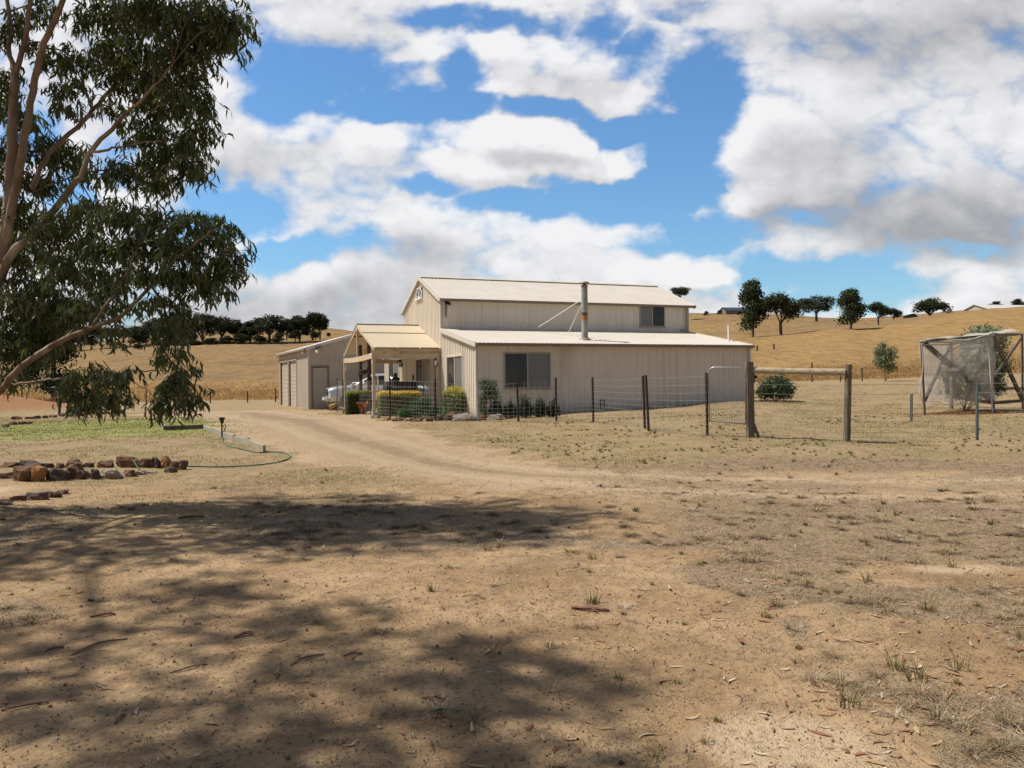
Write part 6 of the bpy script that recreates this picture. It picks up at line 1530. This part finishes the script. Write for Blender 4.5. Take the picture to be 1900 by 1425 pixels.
# foliage clusters in view: px,py,rx,ry,depth offset
CL = [(15, 205, 26, 30, .5), (60, 225, 26, 22, .6), (95, 345, 30, 26, .5), (25, 385, 34, 26, .4), (75, 475, 40, 26, .5), (15, 440, 26, 26, .5), (15, 560, 34, 34, .5), (70, 560, 40, 30, .6), (160, 330, 20, 16, .3), (150, 120, 26, 26, .4), (200, 100, 34, 30, .2), (205, 200, 22, 20, .1), (300, 160, 40, 30, -.2), (300, 20, 75, 50, -.3), (400, 30, 50, 45, -.6), (355, 70, 60, 45, -.5), (255, 95, 60, 45, -.1), (330, 125, 60, 42, -.4), (225, 20, 50, 40, 0), (180, 40, 34, 34, .2), (250, 150, 55, 34, 0), (350, 185, 45, 34, -.5), (300, 205, 45, 34, -.3), (365, 245, 34, 32, -.5), (330, 285, 50, 30, -.4), (360, 310, 34, 26, -.5), (275, 250, 45, 28, -.3), (415, 75, 32, 30, -.6), (440, 40, 22, 24, -.7),
      (110, 105, 32, 34, .3), (15, 55, 30, 46, .2), (10, 150, 24, 40, .2), (125, 165, 30, 24, .2), (120, 200, 24, 20, .2), (75, 270, 40, 30, .4), (110, 300, 40, 26, .4), (40, 330, 34, 34, .2), (130, 275, 24, 22, .4), (0, 280, 24, 40, .3), (90, 20, 30, 30, .3),
      (215, 318, 40, 24, -.3), (265, 310, 40, 26, -.3), (290, 340, 34, 26, -.5), (180, 390, 55, 26, -.4), (230, 400, 50, 28, -.6), (60, 410, 45, 36, .1), (120, 430, 55, 34, -.2), (30, 470, 34, 34, .2), (300, 400, 34, 22, -.7), (350, 410, 40, 24, -.8), (400, 425, 38, 26, -1), (435, 470, 26, 24, -1.1), (410, 500, 36, 26, -1), (340, 460, 50, 32, -1), (270, 450, 55, 34, -.8), (200, 460, 55, 34, -.6), (350, 510, 50, 28, -1.1), (280, 515, 45, 26, -1), (200, 520, 50, 30, -.6), (130, 500, 55, 34, -.3), (60, 530, 50, 34, .1), (390, 540, 28, 20, -1.1), (300, 560, 36, 18, -1.1),
      (105, 570, 55, 34, 0), (50, 600, 50, 40, .1), (150, 580, 40, 24, -.2), (60, 650, 50, 34, .1), (15, 640, 28, 40, .1), (115, 625, 36, 22, .2), (18, 700, 24, 24, 0), (195, 570, 34, 20, -.6), (330, 590, 26, 26, -1.1), (318, 630, 20, 26, -1.1), (325, 660, 16, 22, -1), (212, 620, 13, 26, -.8),
      (340, 690, 22, 20, -1), (330, 720, 30, 22, -1), (345, 742, 22, 18, -1), (290, 755, 16, 16, -.9), (315, 745, 20, 14, -1), (180, 690, 34, 18, -.7), (160, 715, 40, 16, -.7), (215, 700, 24, 18, -.8), (150, 738, 24, 16, -.7), (180, 745, 40, 16, -.7), (215, 735, 22, 16, -.8), (240, 690, 14, 14, -.8)]
TW_P = []; LF = []; 
tw = MB()
def nearest_limb(c):
    best = None
    for pts, rr in limbs:
        for i, q in enumerate(pts):
            d = (q-c).length-(.15 if q.z < c.z else 0)
            if best is None or d < best[0]: best = (d, q, rr[i])
    return best
def cluster(c, rx, ry, rz, n_tw, near=True):
    d, q, rr = nearest_limb(c)
    mid = q.lerp(c, .5)+Vector(rng.normal(0, .07, 3))+Vector((0, 0, .05+.08*d))
    br = crspline([q, mid, c], 4); r0 = min(rr*.6, .010+.010*d)
    tw.tube(br, list(np.linspace(r0, .004, len(br))), 5, cap=False)
    for k in range(n_tw):
        v = rng.normal(size=3); v /= np.linalg.norm(v); v *= rng.random()**.45
        s0 = c+Vector((v[0]*rx, v[1]*ry, v[2]*rz*.9+.05))
        L_ = rng.uniform(.12, .28); dr = Vector((v[0]*.7+rng.normal(0, .35), v[1]*.7+rng.normal(0, .35), -1.0+rng.normal(0, .35))).normalized()
        pts = [s0]; dd = Vector((dr.x*1.4, dr.y*1.4, dr.z*.3+.15)).normalized(); m_k = 5
        for i in range(m_k):
            dd = (dd*.75+dr*.35+Vector(rng.normal(0, .08, 3))).normalized(); pts.append(pts[-1]+dd*L_/m_k)
        if near:
            if rng.random() < .5: tw.tube([br[-2].lerp(br[-1], rng.random()), s0.lerp(c, .5)+Vector(rng.normal(0, .03, 3)), s0], [.004, .0025, .0018], 3, cap=False)
            tw.tube(pts, [.0022, .0022, .002, .0018, .0015, .001], 3, cap=False)
        nl = rng.integers(8, 13) if near else 7
        for i in range(nl):
            t = (i+rng.random()*.6)/nl*m_k; i0 = min(int(t), m_k-1); b = pts[i0].lerp(pts[i0+1], t-i0)
            LF.append((b.x, b.y, b.z))
for (px, py, rx, ry, dy) in CL:
    Y = GY+dy; s = Y/F; c = P3(px, py, Y)
    cluster(c, rx*s*1.0, max(.22, rx*s*.8), ry*s*1.0, int(rx*ry/29))
NEAR_N = len(LF)
# crown beyond the picture frame (above and to the left): casts the shade on the yard
OFF = []
for (x, y, z, r0, k) in [(-4.4, 9.4, 7.2, .7, 26), (-3.6, 8.6, 7.8, .7, 26), (-5.2, 9.8, 8.3, .8, 26), (-3.0, 8.6, 8.9, .7, 24), (-6.2, 10, 7.2, .8, 26), (-4.6, 8.4, 9.2, .8, 26), (-6.2, 11.2, 8.8, .8, 24), (-2.6, 8.9, 8.0, .55, 20), (-3.4, 9.6, 9.0, .6, 22), (-3.2, 10.4, 8.3, .6, 22),(-2.3,9.6,8.6,.5,18),(-4.6,11.0,8.2,.6,20),
                         (-4.2, 4.6, 7.1, .65, 26), (-5.0, 5.4, 6.8, .7, 26), (-3.6, 3.6, 5.9, .6, 26), (-4.4, 4.0, 6.0, .6, 24), (-5.6, 6.2, 6.4, .6, 22), (-3.4, 4.3, 6.6, .5, 22), (-5.2, 4.2, 5.8, .6, 22), (-6.0, 5.0, 6.2, .7, 24), (-8.3, 5.6, 6.8, .9, 26), (-7.6, 7.0, 6.0, .8, 24), (-3.9, 3.0, 5.6, .55, 22), (-4.8, 3.0, 5.9, .6, 22), (-3.1, 3.4, 6.4, .45, 18), (-7.2, 4.0, 6.4, .8, 24), (-6.8, 8.6, 6.5, .7, 22), (-8.2, 9.4, 6.2, .9, 26), (-8.6, 8.0, 7.2, .9, 24),(-7.0,9.6,5.0,.7,22),(-7.2,8.4,6.2,.8,26),(-5.4,7.7,6.3,.7,26),(-6.5,7.5,6.3,.8,26),(-4.7,8.0,6.8,.7,24),(-5.9,8.6,7.0,.7,24),(-7.8,8.8,5.6,.8,26),(-5.2,8.4,7.6,.7,24),(-8.2,7.6,5.4,.8,24),(-9.2,8.8,6.2,.9,26)]:
    cluster(Vector((x-(2.55 if y < 7.3 else (2.5+1.2 if z > 7.9 else 1.8)), y+(.2 if y < 7.3 else 0), z+(2.7 if y < 7.3 else (1.7 if z > 7.9 else 0)))), r0, r0, r0*.62, int(k*3.6), near=False)
LF = np.array(LF); n = len(LF)
print('gum leaves', n)
for i, (pts, rr) in enumerate(limbs):
    mb = MB(); mb.tube(pts, rr, 10 if rr[0] > .05 else 7); o = mb.build('trunk' if i == 0 else 'limb', M['bark'], gum, smooth=True, world=True)
tw.build('twigs', M['twig'], gum, world=True)
def gum_leaves(P_, L_, name, parent):
    n = len(P_); d = np.stack([rng.normal(0, .42, n), rng.normal(0, .42, n), -np.ones(n)+rng.normal(0, .35, n)], -1); d /= np.linalg.norm(d, axis=1, keepdims=True)
    q = rng.normal(size=(n, 3)); sd = np.cross(d, q); sd /= np.linalg.norm(sd, axis=1, keepdims=True); bn = np.cross(sd, d)
    W2 = L_*rng.uniform(.075, .115, n)/1.0; cv = rng.normal(0, .16, n)*L_
    rows = []
    for t, wf in ((0, .0), (.3, .95), (.62, .8), (1.0, 0)):
        c = P_+d*(L_*t)[:, None]+sd*(cv*math.sin(math.pi*t))[:, None]+bn*(.10*L_*math.sin(math.pi*t))[:, None]
        if wf == 0: rows.append(c)
        else: rows += [c-sd*(W2*wf)[:, None], c+sd*(W2*wf)[:, None]]
    V = np.stack(rows, 1).reshape(-1, 3); mi = np.array(root_mat(parent).inverted()); V = V @ mi[:3, :3].T+mi[:3, 3]
    b = (np.arange(n)*6)[:, None]
    T3 = np.concatenate([np.concatenate([b, b+1, b+2], 1), np.concatenate([b+3, b+5, b+4], 1)]); Q4 = np.concatenate([b+1, b+3, b+4, b+2], 1)
    me = fast_mesh(name, V, [Q4, T3], M['gum'], False, {'rnd': np.repeat(np.clip(rng.beta(2, 2.4, n), 0, 1), 6)})
    return link_mesh(name, me, parent)
gum_leaves(LF[:NEAR_N], rng.uniform(.085, .155, NEAR_N), 'foliage', gum)
gum_leaves(LF[NEAR_N:], rng.uniform(.16, .26, n-NEAR_N), 'foliage', gum)
